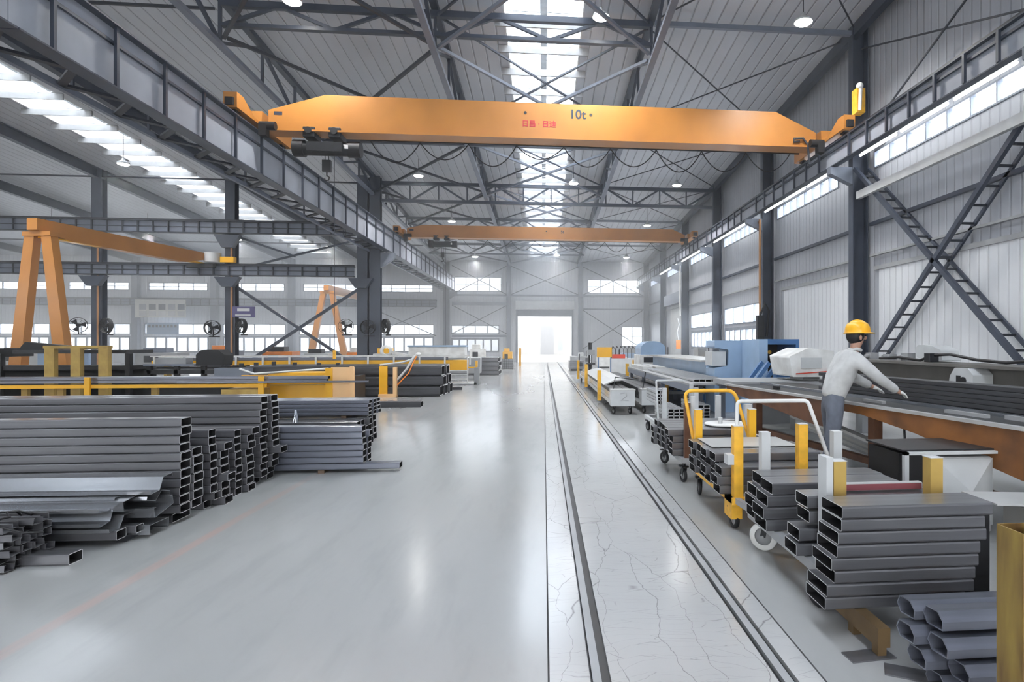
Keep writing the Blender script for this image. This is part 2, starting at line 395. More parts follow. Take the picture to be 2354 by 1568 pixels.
# end wall, holes (x0,x1,z0,z1)
EH = [(-2.4, 2.6, 0, 4.23), (-8.2, -3.9, 6.5, 7.84), (4.1, 9.0, 6.43, 7.7), (-8.45, -4.1, 2.58, 3.39), (-8.45, -4.1, .9, 2.2), (7.3, 9.3, 1.4, 3.3)]
for k in range(6):
    xa = -9.4 - 6.5 * (k + 1)
    EH += [(xa + .9, xa + 5.8, 6.38, 7.07), (xa + .55, xa + 5.9, 2.5, 3.45)]
    EH += [(xa + .55, xa + 5.9, .9, 2.35)]
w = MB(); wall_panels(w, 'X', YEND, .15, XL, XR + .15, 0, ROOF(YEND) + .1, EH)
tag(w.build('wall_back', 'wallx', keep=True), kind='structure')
for (a, b, c, d) in EH[1:]:
    if c > 6: window('X', YEND, a, b, c, d, 4, 2, .06, L=14)
    elif c > 2.45: window('X', YEND, a, b, c, d, 4, 1, .07, L=12)
    elif a > 5: window('X', YEND, a, b, c, d, 2, 2, .07, L=12)
    else: window('X', YEND, a, b, c, d, 6, 1, .14, L=8)
# left wall and the wall behind the camera with a gate opening added for front fill
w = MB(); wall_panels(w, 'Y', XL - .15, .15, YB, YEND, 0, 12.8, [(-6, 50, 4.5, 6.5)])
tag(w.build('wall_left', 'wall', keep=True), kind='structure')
w = MB(); wall_panels(w, 'X', YB - .15, .15, XL, XR + .15, 0, 13.2, [(-7, 6, 0, 5.5), (-40, -12, 4, 6.5)])
tag(w.build('wall_front', 'wallx', keep=True), kind='structure')
area_light('daylight', (-.5, YB - .4, 2.75), 13, 5.5, (PI / 2, 0, 0), 1.3, (.98, .99, 1))  # fill light added behind the camera, in the unseen gate opening
area_light('daylight', (-26, YB - .4, 5.25), 28, 2.5, (PI / 2, 0, 0), 2.5, (.98, .99, 1))
area_light('daylight', (XL - .5, 22, 5.5), 2, 56, (0, -PI / 2, 0), 5.0, (.98, .99, 1))

# roof sheet in strips around two skylights, a sloping plane
SKY = [(-20.3, -18.2), (-1.2, 1.2)]
def slab(mb, x0, x1, y0, y1, t=.12, dz=0):
    v = []
    for zz in (dz, dz + t):
        for y in (y0, y1):
            for x in (x0, x1): v.append((x, y, ROOF(y) + zz))
    mb.add(v, [(0, 2, 3, 1), (4, 5, 7, 6), (0, 1, 5, 4), (2, 6, 7, 3), (0, 4, 6, 2), (1, 3, 7, 5)])
r = MB()
for a, b in ((XL - .2, SKY[0][0]), (SKY[0][1], SKY[1][0]), (SKY[1][1], XR + .2)): slab(r, a, b, YB - .2, YEND + .2)
for a, b in SKY: slab(r, a, b, YB - .2, YB + 1.5); slab(r, a, b, YEND - 2.5, YEND + .2)
tag(r.build('ceiling', 'roof', keep=True), kind='structure')
for k, (a, b) in enumerate(SKY):
    g = MB(); slab(g, a - .15, b + .15, YB + 1.5, YEND - 2.5, .02, .14)
    WN[0] += 1
    curb = MB(); slab(curb, a - .1, a, YB + 1.5, YEND - 2.5, .6, .12); slab(curb, b, b + .1, YB + 1.5, YEND - 2.5, .6, .12)
    y = YB + 3
    while y < YEND - 3:
        curb.bar((a, y, ROOF(y) + .62), (b, y, ROOF(y) + .62), .05, .05)
        y += 1.45
    curb.bar(((a + b) / 2, YB + 1.6, ROOF(YB + 1.6) + .6), ((a + b) / 2, YEND - 2.6, ROOF(YEND - 2.6) + .6), .22, .05)
    o = curb.build('window_%d' % WN[0], 'white'); o['kind'] = 'structure'
    g.build('window_pane', 'glass', o)
    yc = (YB + YEND - 1) / 2; Ls = 34.5 * 2
    area_light('daylight', ((a + b) / 2, yc, ROOF(yc) + .95), b - a + .1, (YEND - YB - 4) * 1.0014, (math.atan(-.0536), 0, 0), 11 if k else 9, (.97, .985, 1))

# roller shutter above the end door
o = MB().box(-2.62, 2.82, YEND - .75, YEND - .02, 4.86, 5.62).build('door_1', 'lgrey', bevel=.03); o['kind'] = 'structure'
MB().box(-2.4, 2.6, YEND - .12, YEND - .06, 4.23, 4.86).build('door_curtain', 'frame_lt', o)
MB().box(-2.55, -2.4, YEND - .14, YEND - .02, 0, 4.86).box(2.6, 2.75, YEND - .14, YEND - .02, 0, 4.86).build('door_jamb', 'frame_lt', o)
# pale service doors in the right wall
for k, (n, a, b, h) in enumerate(((3, 1.2, 6.2, 4.6),)):
    o = MB().box(XR - .06, XR - .005, yn(n) + a, yn(n) + b, .02, h).build('door_2', 'lgrey'); o['kind'] = 'structure'
    MB().box(XR - .5, XR - .01, yn(n) + a - .4, yn(n) + b + .4, h, h + .8).build('door_header', 'frame_lt', o)
# big smooth white sheet doors on the right wall
for k, (y0, y1, z1) in enumerate(((18.9, 24.4, 3.9), (11.6, 17.2, 3.9))):
    o = MB().box(XR - .05, XR - .004, y0, y1, .02, z1).build('door_%d' % (k + 3), 'sheetdoor'); o['kind'] = 'structure'
    MB().box(XR - .10, XR - .02, y0 - .3, y1 + .2, z1, z1 + .12).build('door_track', 'grey', o)
# outside: yard and a neighbouring facade seen through the door
M['yard'] = paint('pale_yard_concrete', (.62, .62, .6), .8)
tag(MB().box(-40, 12, YEND + .15, 109, -.32, -.01).build('ground_outside', 'yard', keep=True), kind='structure')
t = thing('neighbouring_building', 'pale building with a blue door seen through the open gate', 'building', (0, 96, -.01))
MB().box(-16, 12, 96, 106, -.01, 9).build('facade', 'white', t)
MB().box(-.5, 1.6, 95.9, 96, -.01, 4.6).build('door', 'frame_lt', t)
MB().box(-5.5, -5.3, 95.9, 96, 0, 4.6).build('down_pipe', 'ltblue', t); MB().box(-9, -1.5, 95.92, 96, 4.7, 4.85).build('ledge', 'ltblue', t); MB().box(2.2, 3.0, 95.9, 96, .6, 3.8).build('window', 'ltblue', t)
MB().box(-12, 10, 95, 96, 8.8, 9.2).build('cornice', 'grey', t)

# low base upstand on the right and end walls
tag(MB().box(XR - .04, XR - .004, YB, 11.2, 0, .25).build('baseboard_right', 'grey', keep=True), kind='structure')
# horizontal wall rails (girts)
def girt(p, q, w, h, mat, lab, grp=None):
    o = MB().bar(p, q, w, h).build('wall_rail', mat); return tag(o, lab, 'wall rail', grp)
girt((9.3, 17.3, 6.1), (9.3, 2, 6.1), .12, .22, 'lgrey', 'thick pale grey rail crossing the ladder braces high on the near right wall')
for n in range(-2, 5):
    nm = ['', ''][0]
    where = {-2: 'beyond the right picture edge', -1: 'behind the crossed ladder braces', 0: 'in the bay above the blue cabinet', 1: 'above the first lower window of the right wall', 2: 'above the second lower window of the right wall', 3: 'above the pale service door', 4: 'next to the end wall'}[n]
    a, b = yn(n) + .3, yn(n + 1) - .3
    girt((9.84, a, 5.3), (9.84, b, 5.3), .1, .1, 'frame', 'thin dark mid-height wall rail, ' + where, 'mid rails on the right wall')
    girt((9.84, a, 4.35), (9.84, b, 4.35), .1, .06, 'grey', 'slim lower wall rail, ' + where, 'lower rails on the right wall')
# the open gate guides the sampling of outdoor light
d_ = bpy.data.lights.new('gate_opening', 'AREA'); d_.shape = 'RECTANGLE'; d_.size = 5.0; d_.size_y = 4.2; d_.cycles.is_portal = True
o_ = bpy.data.objects.new('gate_opening', d_); COL.objects.link(o_); o_.location = (.1, YEND + .2, 2.12); o_.rotation_euler = (-PI / 2, 0, 0)
# ------------------------------------------------------------------ columns
def h_col(mb, x0, x1, y, w, z0, z1, t=.03):
    """H column: flanges at x0 and x1, web between"""
    mb.box(x0, x0 + t, y - w / 2, y + w / 2, z0, z1); mb.box(x1 - t, x1, y - w / 2, y + w / 2, z0, z1)
    mb.box(x0 + t, x1 - t, y + w / 2 - .06, y + w / 2 - .03, z0, z1)
names_r = {-2: 'behind the nearest ladder brace', -1: 'carrying the near end of the ladder braces', 0: 'in line with the yellow helmet', 1: 'beside the blue cabinet with the orange pipe',
           2: 'under the right end of the big lattice truss', 3: 'between the lower window and the pale service door', 4: 'near the far end of the right wall', 5: 'in the far corner by the end wall'}
for n in range(-2, 6):
    y = yn(n) if n < 5 else 56.6
    t = thing('steel_column', 'tall dark blue-grey right wall column ' + names_r[n], 'column', (9.6, y, 0), 'columns of the right wall')
    m = MB(); h_col(m, 9.36, 9.85, y, .27, .02, ROOF(y) - .12); m.build('shaft', 'frame', t)
    MB().box(9.28, 9.92, y - .25, y + .25, 0, .02).build('base_plate', 'frame', t)
    b = MB(); b.prism([(9.36, 6.55), (8.66, 6.86), (8.66, 7.07), (9.36, 7.07)], 'Y', y - .12, y + .12)
    b.build('bracket', 'frame_lt', t)
for n, lab in ((-1, 'nearest in the left main line'), (2, 'carrying the left end of the big lattice truss'), (5, 'at the far left corner of the main hall')):
    y = yn(n) if n < 5 else 56.6
    t = thing('steel_column', 'stout blue-grey column ' + lab, 'column', (-8.84, y, 0), 'main left columns')
    m = MB(); m.box(-9.1, -8.57, y - .2, y - .17, .02, ROOF(y) - .1); m.box(-9.1, -8.57, y + .17, y + .2, .02, ROOF(y) - .1); m.box(-8.86, -8.82, y - .17, y + .17, .02, ROOF(y) - .1)
    m.build('shaft', 'frame', t)
    MB().box(-9.15, -8.45, y - .3, y + .3, 0, .02).build('base_plate', 'frame', t)
    if n > 0: MB().prism([(-8.57, 5.7), (-7.85, 6.2), (-7.85, 6.5), (-8.57, 6.5)], 'Y', y - .14, y + .14).build('bracket', 'frame_lt', t)
aisle = {0: (-9.48, 'slim dark post paired with the stout left column'), 1: (-16.06, 'dark aisle column with signs and two round fans, where the diagonal brace starts'),
         2: (-22.45, 'thick dark aisle column behind the yellow leg frame, two fans on it'), 3: (-29.0, 'dark aisle column at the far side of the left bay')}
for k, (x, lab) in aisle.items():
    y = 33.2; w = .26 if k == 0 else .24
    t = thing('steel_column', lab, 'column', (x, y, 0), 'aisle columns of the left bay')
    m = MB(); m.box(x - w, x + w, y - .22, y - .19, .02, ROOF(y) - .1); m.box(x - w, x + w, y + .19, y + .22, .02, ROOF(y) - .1); m.box(x - .03, x + .03, y - .19, y + .19, .02, ROOF(y) - .1)
    m.build('shaft', 'frame', t)
    MB().box(x - .35, x + .35, y - .32, y + .32, 0, .02).build('base_plate', 'frame', t)
    if k:
        MB().cyl((x + w * .45, y - .27, .4), (x + w * .45, y - .27, 7.0), .05, 10).build('pipe', 'copper', t)
        MB().prism([(x - w - .02, 6.6), (x - .62, 7.25), (x + .62, 7.25), (x + w + .02, 6.6)], 'Y', y - .55, y - .23).build('upper_bracket', 'frame', t)
    MB().prism([(x - w - .02, 4.6), (x - .62, 5.1), (x + .62, 5.1), (x + w + .02, 4.6)], 'Y', y - .55, y - .23).build('lower_bracket', 'frame', t)
# wall columns of the left bay at the end wall
for k in range(7):
    x = -9.4 - 6.5 * k - (0 if k else .0)
    if k == 0: continue
    o = MB().box(x - .25, x + .25, 56.5, 56.95, .0, ROOF(57) - .1).build('steel_column', 'frame_lt')
    tag(o, ORD[k] + ' grey wall column left of the far hall corner, on the end wall', 'column', 'columns on the far left wall')
for x, lab in ((-3.2, 'left of the open gate'), (3.4, 'right of the open gate')):
    o = MB().box(x - .18, x + .18, 56.55, 56.95, 0, ROOF(57) - .1).build('steel_column', 'frame_lt')
    tag(o, 'pale grey end wall post ' + lab, 'column', 'posts beside the gate')

# ------------------------------------------------------------------ runway girders of the main hall
def girder(x, side, y0, y1, ztop, zbot, label, grp, wide=.18, step=1.5, aux=None):
    t = thing('runway_girder', label, 'crane girder', (x, y0, zbot), grp)
    ya, yb = y0 + .01, y1 - .01
    MB().box(x - .01, x + .01, ya, yb, zbot + .03, ztop - .03).build('web', 'web', t)
    MB().box(x - wide, x + wide, ya, yb, ztop - .03, ztop).build('top_flange', 'frame', t)
    MB().box(x - wide * .9, x + wide * .9, ya, yb, zbot, zbot + .03).build('bottom_flange', 'frame', t)
    s = side; zz = ztop - (ztop - zbot) * .27
    MB().box(min(x + s * .012, x + s * .07), max(x + s * .012, x + s * .07), ya, yb, zz - .03, zz + .03).build('long_stiffener', 'frame', t)
    MB().box(x - .03, x + .03, ya, yb, ztop, ztop + .09).build('crane_rail', 'iron', t)
    y = y0 + .75
    while y < y1 - .2:
        MB().box(min(x + s * .07, x + s * .13), max(x + s * .07, x + s * .13), y - .035, y + .035, zbot + .03, ztop - .03).build('stiffener', 'frame', t)
        y += step
    if aux is not None:
        MB().box(aux - .05, aux + .05, ya, yb, zbot - .02, zbot + .1).build('outer_chord', 'frame_lt', t)
        y = y0; i = 0
        m = MB()
        while y < y1 - .6:
            p, q = ((x - .12, y, zbot + .05), (aux + .05, y + .75, zbot + .05)) if i % 2 == 0 else ((aux + .05, y, zbot + .05), (x - .12, y + .75, zbot + .05))
            m.bar(p, q, .14, .05); y += .75; i += 1
        m.build('lattice', 'rod', t)
        MB().box(aux + .05, x - .16, ya, yb, ztop - .09, ztop - .05).build('walkway_plate', 'frame', t)
        m = MB()
        y = y0 + .3
        while y < y1 - .2: m.bar((aux, y, zbot + .1), (aux, y, ztop - .09), .05, .05); y += 2.3
        m.bar((aux, y0, ztop - .07), (aux, y1, ztop - .07), .09, .12); m.build('outer_frame', 'frame', t)
lsp = [(-12.5, yn(-1), 'left runway girder passing out of frame at the upper left corner'), (yn(-1), yn(2), 'long left runway girder with pale web panels, sweeping down to the stout column'), (yn(2), 56.9, 'far left runway girder beyond the stout column, below the second crane')]
for a, b, lab in lsp: girder(-8.2, 1, a, b, 7.75, 6.54, lab, 'left runway girders', aux=-9.13)
rw = {-3: 'out of frame behind', -2: 'running out of frame at the top right', -1: 'before the column by the yellow helmet', 0: 'under the right end of the near crane', 1: 'past the second right column', 2: 'past the lattice truss column', 3: 'near the second crane', 4: 'ending at the far corner'}
for n in range(-3, 5):
    girder(8.8, -1, yn(n), yn(n + 1) if n < 4 else 56.4, 7.75, 7.08, 'right runway girder bay ' + rw[n], 'right runway girders', wide=.11, step=.96)

# cross runways of the left bay, two levels on the aisle columns
def cross_runway(x0, x1, y, z0, z1, label):
    t = thing('cross_runway', label, 'crane girder', (x0, y, z0), 'cross runways of the left bay')
    MB().box(x0, x1, y - .01, y + .01, z0 + .04, z1 - .04).build('web', 'frame_lt', t)
    MB().box(x0, x1, y - .16, y + .16, z1 - .06, z1).build('top_flange', 'rod', t)
    MB().box(x0, x1, y - .14, y + .14, z0, z0 + .05).build('bottom_flange', 'rod', t)
    MB().box(x0, x1, y - .05, y - .012, (z0 + z1) / 2 - .02, (z0 + z1) / 2 + .02).build('long_stiffener', 'rod', t)
    x = x0 + .5
    while x < x1 - .1: MB().box(x - .03, x + .03, y - .11, y - .05, z0 + .05, z1 - .06).build('stiffener', 'rod', t); x += .72
    MB().box(x0, x1, y - .03, y + .03, z1, z1 + .07).build('crane_rail', 'iron', t)
cross_runway(-46, -9.8, 32.75, 7.3, 7.95, 'upper dark cross runway girder spanning the left bay')
cross_runway(-46, -9.8, 32.75, 5.15, 5.72, 'lower dark cross runway girder carrying the yellow semi-gantry crane')
cross_runway(-46, -9.6, 56.05, 5.0, 5.6, 'far cross runway girder along the end wall of the left bay')
# braces between the aisle columns
def brace(p, q, w, lab, grp=None, mat='frame'):
    return tag(MB().bar(p, q, w, w).build('diagonal_brace', mat), lab, 'brace', grp)
yb_ = 33.2
brace((-15.7, yb_ - .05, 4.55), (-9.8, yb_ - .05, .5), .14, 'dark diagonal brace falling right from the signed aisle column', 'crossed braces in the left bay')
brace((-9.8, yb_ + .12, 4.55), (-15.7, yb_ + .12, .5), .14, 'dark diagonal brace falling left from the slim post', 'crossed braces in the left bay')
brace((-15.7, yb_ - .05, 7.2), (-12.9, yb_ - .05, 6.25), .1, 'short dark brace under the upper cross runway', 'upper braces in the left bay')
brace((-9.75, yb_ + .12, 7.2), (-15.7, yb_ + .12, 5.6), .1, 'long thin dark brace rising to the left runway girder', 'upper braces in the left bay')

# ------------------------------------------------------------------ roof steel
def zb(y): return 10.0 - .0290 * (y - 17.85)          # bottom chord of the long rafters
def long_rafter(x, label):
    t = thing('roof_truss', label, 'truss', (x, YB, zb(YB)), 'long roof trusses')
    ROOFC = lambda y: ROOF(y) - .12
    MB().bar((x, YB, ROOFC(YB)), (x, YEND, ROOFC(YEND)), .2, .16).build('top_chord', 'frame', t)
    MB().bar((x, YB, zb(YB)), (x, YEND, zb(YEND)), .18, .12).build('bottom_chord', 'frame_lt', t)
    y = yn(-2); i = 0; st = BAY / 3
    while y < YEND - 1:
        a, b = (zb(y) + .06, ROOFC(y + st) - .08) if i % 2 == 0 else (ROOFC(y) - .08, zb(y + st) + .06)
        if ROOF(y) - zb(y) > .55:
            MB().bar((x, y, a), (x, min(y + st, YEND), b), .09, .09).build('web_brace', 'frame', t)
            MB().bar((x, y, zb(y) + .06), (x, y, ROOFC(y) - .08), .08, .08).build('web_post', 'frame', t)
        y += st; i += 1
long_rafter(-3.1, 'long grey roof truss left of the skylight')
long_rafter(3.18, 'long grey roof truss right of the skylight')
long_rafter(-8.95, 'long grey roof truss above the left runway girder')
# eave beam right
tag(MB().bar((9.5, YB, ROOF(YB) - .2), (9.5, YEND, ROOF(YEND) - .2), .22, .36).build('eave_beam', 'frame'), 'dark blue eave beam sloping along the top of the right wall', 'beam')
def cross_truss(n, y, zbot, label, x0=-8.9, x1=3.18, nseg=8, full=False):
    t = thing('roof_truss', label, 'truss', (x0, y, zbot), 'cross trusses of the main hall')
    zt = ROOF(y) - .42 if full else ROOF(y) - .3
    MB().bar((x0, y, zt), (x1, y, zt), .16, .18).build('top_chord', 'frame', t)
    MB().bar((x0, y, zbot), (x1, y, zbot), .16, .16 if full else .1).build('bottom_chord', 'frame', t)
    st = (x1 - x0) / nseg
    for i in range(nseg):
        xa, xb = x0 + st * i, x0 + st * (i + 1)
        a, b = (zbot, zt) if i % 2 == 0 else (zt, zbot)
        if full: a, b = b, a
        MB().bar((xa, y, a), (xb, y, b), .09, .09).build('web_brace', 'frame', t)
        if full and i % 2 == 0:
            xm = xb; MB().bar((xm, y, zbot), (xm, y, zt), .07, .07).build('web_post', 'frame', t)
            MB().bar((xa, y, zbot), (xa, y, zt), .07, .07).build('web_post', 'frame', t)
        elif full: pass
cross_truss(-1, yn(-1), 10.8, 'cross truss nearest the camera, above the frame', nseg=8)
cross_truss(0, yn(0), 10.55, 'cross truss in front of the near crane, below the brightest lamps', nseg=8)
cross_truss(1, yn(1), 9.9, 'cross truss just behind the near orange crane', nseg=8)
cross_truss(2, yn(2), 9.28, 'deep lattice truss spanning the full hall between the two cranes', x0=-8.57, x1=9.36, nseg=12, full=True)
cross_truss(3, yn(3), 9.0, 'cross truss just in front of the second crane', nseg=8)
cross_truss(4, yn(4), 8.75, 'cross truss seen below the second crane', nseg=8)
for n in range(-1, 5):
    if n == 2: continue
    y = yn(n)
    tag(MB().bar((3.28, y, ROOF(y) - .25), (9.38, y, ROOF(y) - .25), .12, .14).build('roof_strut', 'frame_lt'),
        'slim roof strut between long truss and right wall, ' + {-1: 'above the frame', 0: 'beside the right bright lamp', 1: 'over the near crane', 3: 'beyond the lattice truss', 4: 'near the end wall'}[n], 'strut', 'struts of the right roof bay')
# crossed bracing
def xbrace(x0, x1, y0, y1, z0, z1, w, lab, mat='rod', nm='cross_brace', sag=0):
    t = thing(nm, lab, 'brace', ((x0 + x1) / 2, (y0 + y1) / 2, min(z0, z1)), 'crossed roof bracing')
    MB().bar((x0, y0, z0), (x1, y1, z1), w, w).build('diagonal_bar', mat, t)
    MB().bar((x1, y0, z0 - w * 1.1), (x0, y1, z1 - w * 1.1), w, w).build('diagonal_bar', mat, t)
bays = {-1: 'nearest, partly above the frame', 0: 'in front of and above the near crane', 1: 'between the near crane and the lattice truss', 2: 'behind the deep lattice truss', 3: 'around the second crane', 4: 'next to the end wall'}
for n in range(-1, 5):
    y0, y1 = yn(n) + .1, min(yn(n + 1) - .1, 56.8)
    xbrace(-3.0, 3.08, y0, y1, zb(y0) + .25, zb(y1) + .25, .09, 'lower crossed braces under the skylight, ' + bays[n], 'frame_lt')
    xbrace(-3.0, 3.08, y0, y1, ROOF(y0) - .3, ROOF(y1) - .3, .06, 'upper thin crossed braces under the skylight, ' + bays[n], 'frame')
    xbrace(-8.8, -3.2, y0, y1, zb(y0) + .25, zb(y1) + .25, .09, 'crossed braces in the left roof bay, ' + bays[n], 'rod')
    xbrace(3.3, 9.25, y0 + .3, y1 - .3, ROOF(y0) - .28, ROOF(y1) - .28, .035, 'thin crossed rods in the right roof bay, ' + bays[n], 'rod')
# purlins seen through the skylights
def purlins(a, b, y0, lab):
    y = y0; k = 0
    while y < YEND - 3:
        k += 1
        if y > 11:
            t = thing('skylight_purlin', '', 'purlin', (a, y, ROOF(y)), lab)
            i = int((y - 11) / 1.47) + 1
            tag(t, ORD[i] if 0 else '%s across the %s' % (('pale steel purlin number %d from the camera' % i), lab), 'purlin', 'purlins of the ' + lab)
            MB().box(a - .25, b + .25, y - .03, y + .03, ROOF(y) - .24, ROOF(y) - .01).build('channel', 'purlin', t)
            MB().bar((a + .02, y + .08, ROOF(y) + .1), ((a + b) / 2, y + .9, ROOF(y) + .35), .025, .025).bar((b - .02, y + .08, ROOF(y) + .1), ((a + b) / 2, y + .9, ROOF(y) + .35), .025, .025).build('cross_tie', 'purlin', t)
        y += 1.47
purlins(-1.2, 1.2, YB + 2, 'central skylight')
purlins(-20.3, -18.2, YB + 2.4, 'left skylight')
# pale edge flashings of the skylights
for a, lab in ((-1.17, 'left edge flashing of the central skylight'), (1.17, 'right edge flashing of the central skylight'), (-20.27, 'outer edge flashing of the left skylight'), (-18.23, 'inner edge flashing of the left skylight')):
    tag(MB().bar((a, YB + 2, ROOF(YB + 2) + .05), (a, 54, ROOF(54) + .05), .05, .09).build('edge_flashing', 'white'), 'white ' + lab, 'flashing', 'skylight edge flashings')
# rafters of the left bay
for x, lab in ((-16.06, 'sloping rafter over the signed aisle column'), (-22.45, 'long sloping rafter over the thick aisle column, crossing the upper left'), (-29.0, 'second sloping rafter from the left edge'), (-35.5, 'third sloping rafter, far left'), (-42.0, 'outermost sloping rafter at the left edge')):
    m = MB(); y0, y1 = YB, YEND
    for a, b in ((y0, 33.2), (33.2, y1)):
        z0, z1 = ROOF(a) - .32, ROOF(b) - .32
        m.ibeam((x, a, z0), (x, b, z1), .26, .5, .03)
    tag(m.build('roof_rafter', 'frame'), 'blue-grey ' + lab, 'rafter', 'rafters of the left bay')
# thin transverse struts in the left bay roof
for n, l2 in ((0, 'nearest'), (2, 'above the aisle columns'), (4, 'farthest')):
    y = yn(n)
    tag(MB().bar((-46, y, ROOF(y) - .45), (-9.1, y, ROOF(y) - .45), .07, .07).build('roof_strut', 'rod'), 'thin dark strut across the left bay roof, ' + l2, 'strut', 'struts of the left bay roof')

# ladder braces on the near right wall
def ladder(y0, z0, y1, z1, lab, xo):
    t = thing('ladder_brace', lab, 'brace', (9.5, min(y0, y1), min(z0, z1)), 'ladder braces on the right wall')
    MB().bar((9.40, y0, z0), (9.40, y1, z1), .10, .12).build('inner_rail', 'frame', t)
    MB().bar((9.82, y0, z0), (9.82, y1, z1), .06, .08).build('outer_rail', 'frame', t)
    n = int(math.hypot(y1 - y0, z1 - z0) / .48)
    for i in range(1, n):
        k = i / n; y = y0 + (y1 - y0) * k; z = z0 + (z1 - z0) * k
        MB().bar((9.45, y, z), (9.79, y, z), .05, .05).build('rung', 'rod', t)
ladder(yn(0) - .2, 7.0, yn(-1) + .2, .6, 'ladder-like brace falling towards the lower right corner of the wall', 0)
ladder(yn(0) - .2, .5, yn(-1) + .2, 6.75, 'ladder-like brace rising to the right, crossing the other', 0)
brace((9.5, yn(-1) - .2, 10.6), (9.5, yn(0) - .3, 7.7), .04, 'thin rod brace high on the near right wall', 'rods high on the right wall', 'rod')
brace((9.55, yn(-1) - .2, 7.9), (9.55, yn(0) - .3, 10.6), .04, 'second thin rod crossing high on the near right wall', 'rods high on the right wall', 'rod')

# ------------------------------------------------------------------ end wall steel
def rail(p, q, w, h, lab, mat='frame_lt'): return tag(MB().bar(p, q, w, h).build('wall_rail', mat), lab, 'wall rail', 'rails on the end wall')
rail((-8.3, 56.4, 6.12), (9.3, 56.4, 6.12), .14, .16, 'horizontal rail over the roller shutter, end wall')
rail((-8.3, 56.35, 5.35), (-3.45, 56.35, 5.35), .14, .3, 'grey rail left of the roller shutter, end wall')
rail((3.65, 56.4, 4.9), (9.3, 56.4, 4.9), .1, .12, 'grey rail right of the roller shutter, end wall')
rail((-8.3, 56.4, 2.4), (-3.4, 56.4, 2.4), .14, .2, 'low rail between the left end windows')
def wx(x0, x1, z0, z1, lab):
    t = thing('wind_brace', lab, 'brace', (x0, 56.4, z0), 'crossed braces on the end wall')
    MB().bar((x0, 56.42, z0), (x1, 56.42, z1), .07, .07).build('diagonal_bar', 'frame', t)
    MB().bar((x0, 56.33, z1), (x1, 56.33, z0), .07, .07).build('diagonal_bar', 'frame', t)
wx(-3.0, 3.2, 6.2, 8.8, 'crossed rods above the roller shutter'); wx(3.6, 9.2, 1.2, 4.8, 'crossed rods right of the open gate')
wx(-8.3, -3.4, 2.6, 5.2, 'crossed rods left of the open gate'); wx(3.6, 9.2, 6.2, 8.8, 'crossed rods over the upper right end window'); wx(-8.3, -3.4, 6.2, 8.8, 'crossed rods over the upper left end window')
wx(-15.7, -9.7, 2.4, 5.0, 'crossed rods on the end wall beyond the stout column')
# ------------------------------------------------------------------ overhead cranes
def text_mesh(s, size, mat, loc, rot, parent, name='lettering', depth=.004):
    c = bpy.data.curves.new(name, 'FONT'); c.body = s; c.size = size; c.extrude = depth; c.offset = size * .02; c.align_x = 'LEFT'; c.align_y = 'BOTTOM'
    o = bpy.data.objects.new(name, c); COL.objects.link(o)
    dg = bpy.context.evaluated_depsgraph_get(); dg.update()
    me = bpy.data.meshes.new_from_object(o.evaluated_get(dg)); bpy.data.objects.remove(o)
    me.materials.clear(); me.materials.append(M[mat])
    o = bpy.data.objects.new(name, me); COL.objects.link(o); o.rotation_euler = rot
    if parent is not None:
        base = parent.matrix_basis.translation + (parent.parent.matrix_basis.translation if parent.parent else Vector())
        o.parent = parent; o.location = Vector(loc) - base
    else: o.location = loc
    return o

def hoist(t, x, y, zt, s=1.0, zhook=6.75):
    """electric rope hoist hanging below the box girder; rope drum lies along the girder"""
    h = MB(); z = zt - .42 * s
    h.cyl((x - .62 * s, y, z), (x + .62 * s, y, z), .20 * s, 20); h.build('hoist_drum', 'iron', t)
    m = MB(); m.cyl((x - .92 * s, y, z), (x - .62 * s, y, z), .245 * s, 20); m.build('hoist_motor', 'black', t); MB().cyl((x + .62 * s, y, z), (x + .98 * s, y, z), .23 * s, 20).build('hoist_gearbox', 'black', t)
    for dx in (-.42, .30):
        m = MB()
        m.box(x + (dx - .17) * s, x + (dx + .17) * s, y - .28 * s, y + .28 * s, zt - .16 * s, zt + .14 * s)
        m.cyl((x + dx * s, y - .33 * s, zt + .02), (x + dx * s, y + .33 * s, zt + .02), .10 * s, 14)
        m.build('hoist_trolley', 'black', t, bevel=.03)
    MB().box(x - .5 * s, x + .5 * s, y - .24 * s, y - .2 * s, z - .12 * s, z + .14 * s).build('hoist_bracket', 'iron', t)
    MB().box(x + .58 * s, x + .68 * s, y - .26 * s, y - .245 * s, z - .05, z + .06).build('rating_plate', 'white', t)
    m = MB()
    for dx in (-.05, .05): m.cyl((x + dx, y, z), (x + dx, y, zhook + .3), .012, 6)
    m.build('hoist_rope', 'rod', t)
    m = MB(); m.box(x - .12 * s, x + .12 * s, y - .06, y + .06, zhook, zhook + .34 * s)
    m.tube([(x, y, zhook), (x, y, zhook - .1), (x + .07, y, zhook - .16), (x + .05, y, zhook - .24), (x - .03, y, zhook - .25), (x - .07, y, zhook - .2)], .022, 8)
    m.build('hook_block', 'black', t)
    MB().tube([(x + .15, y + .2, zt - .2), (x + .15, y + .2, 1.5)], .008, 6).build('pendant_cable', 'rod', t); MB().box(x + .11, x + .19, y + .17, y + .23, 1.25, 1.5).build('pendant_control', 'amber', t)

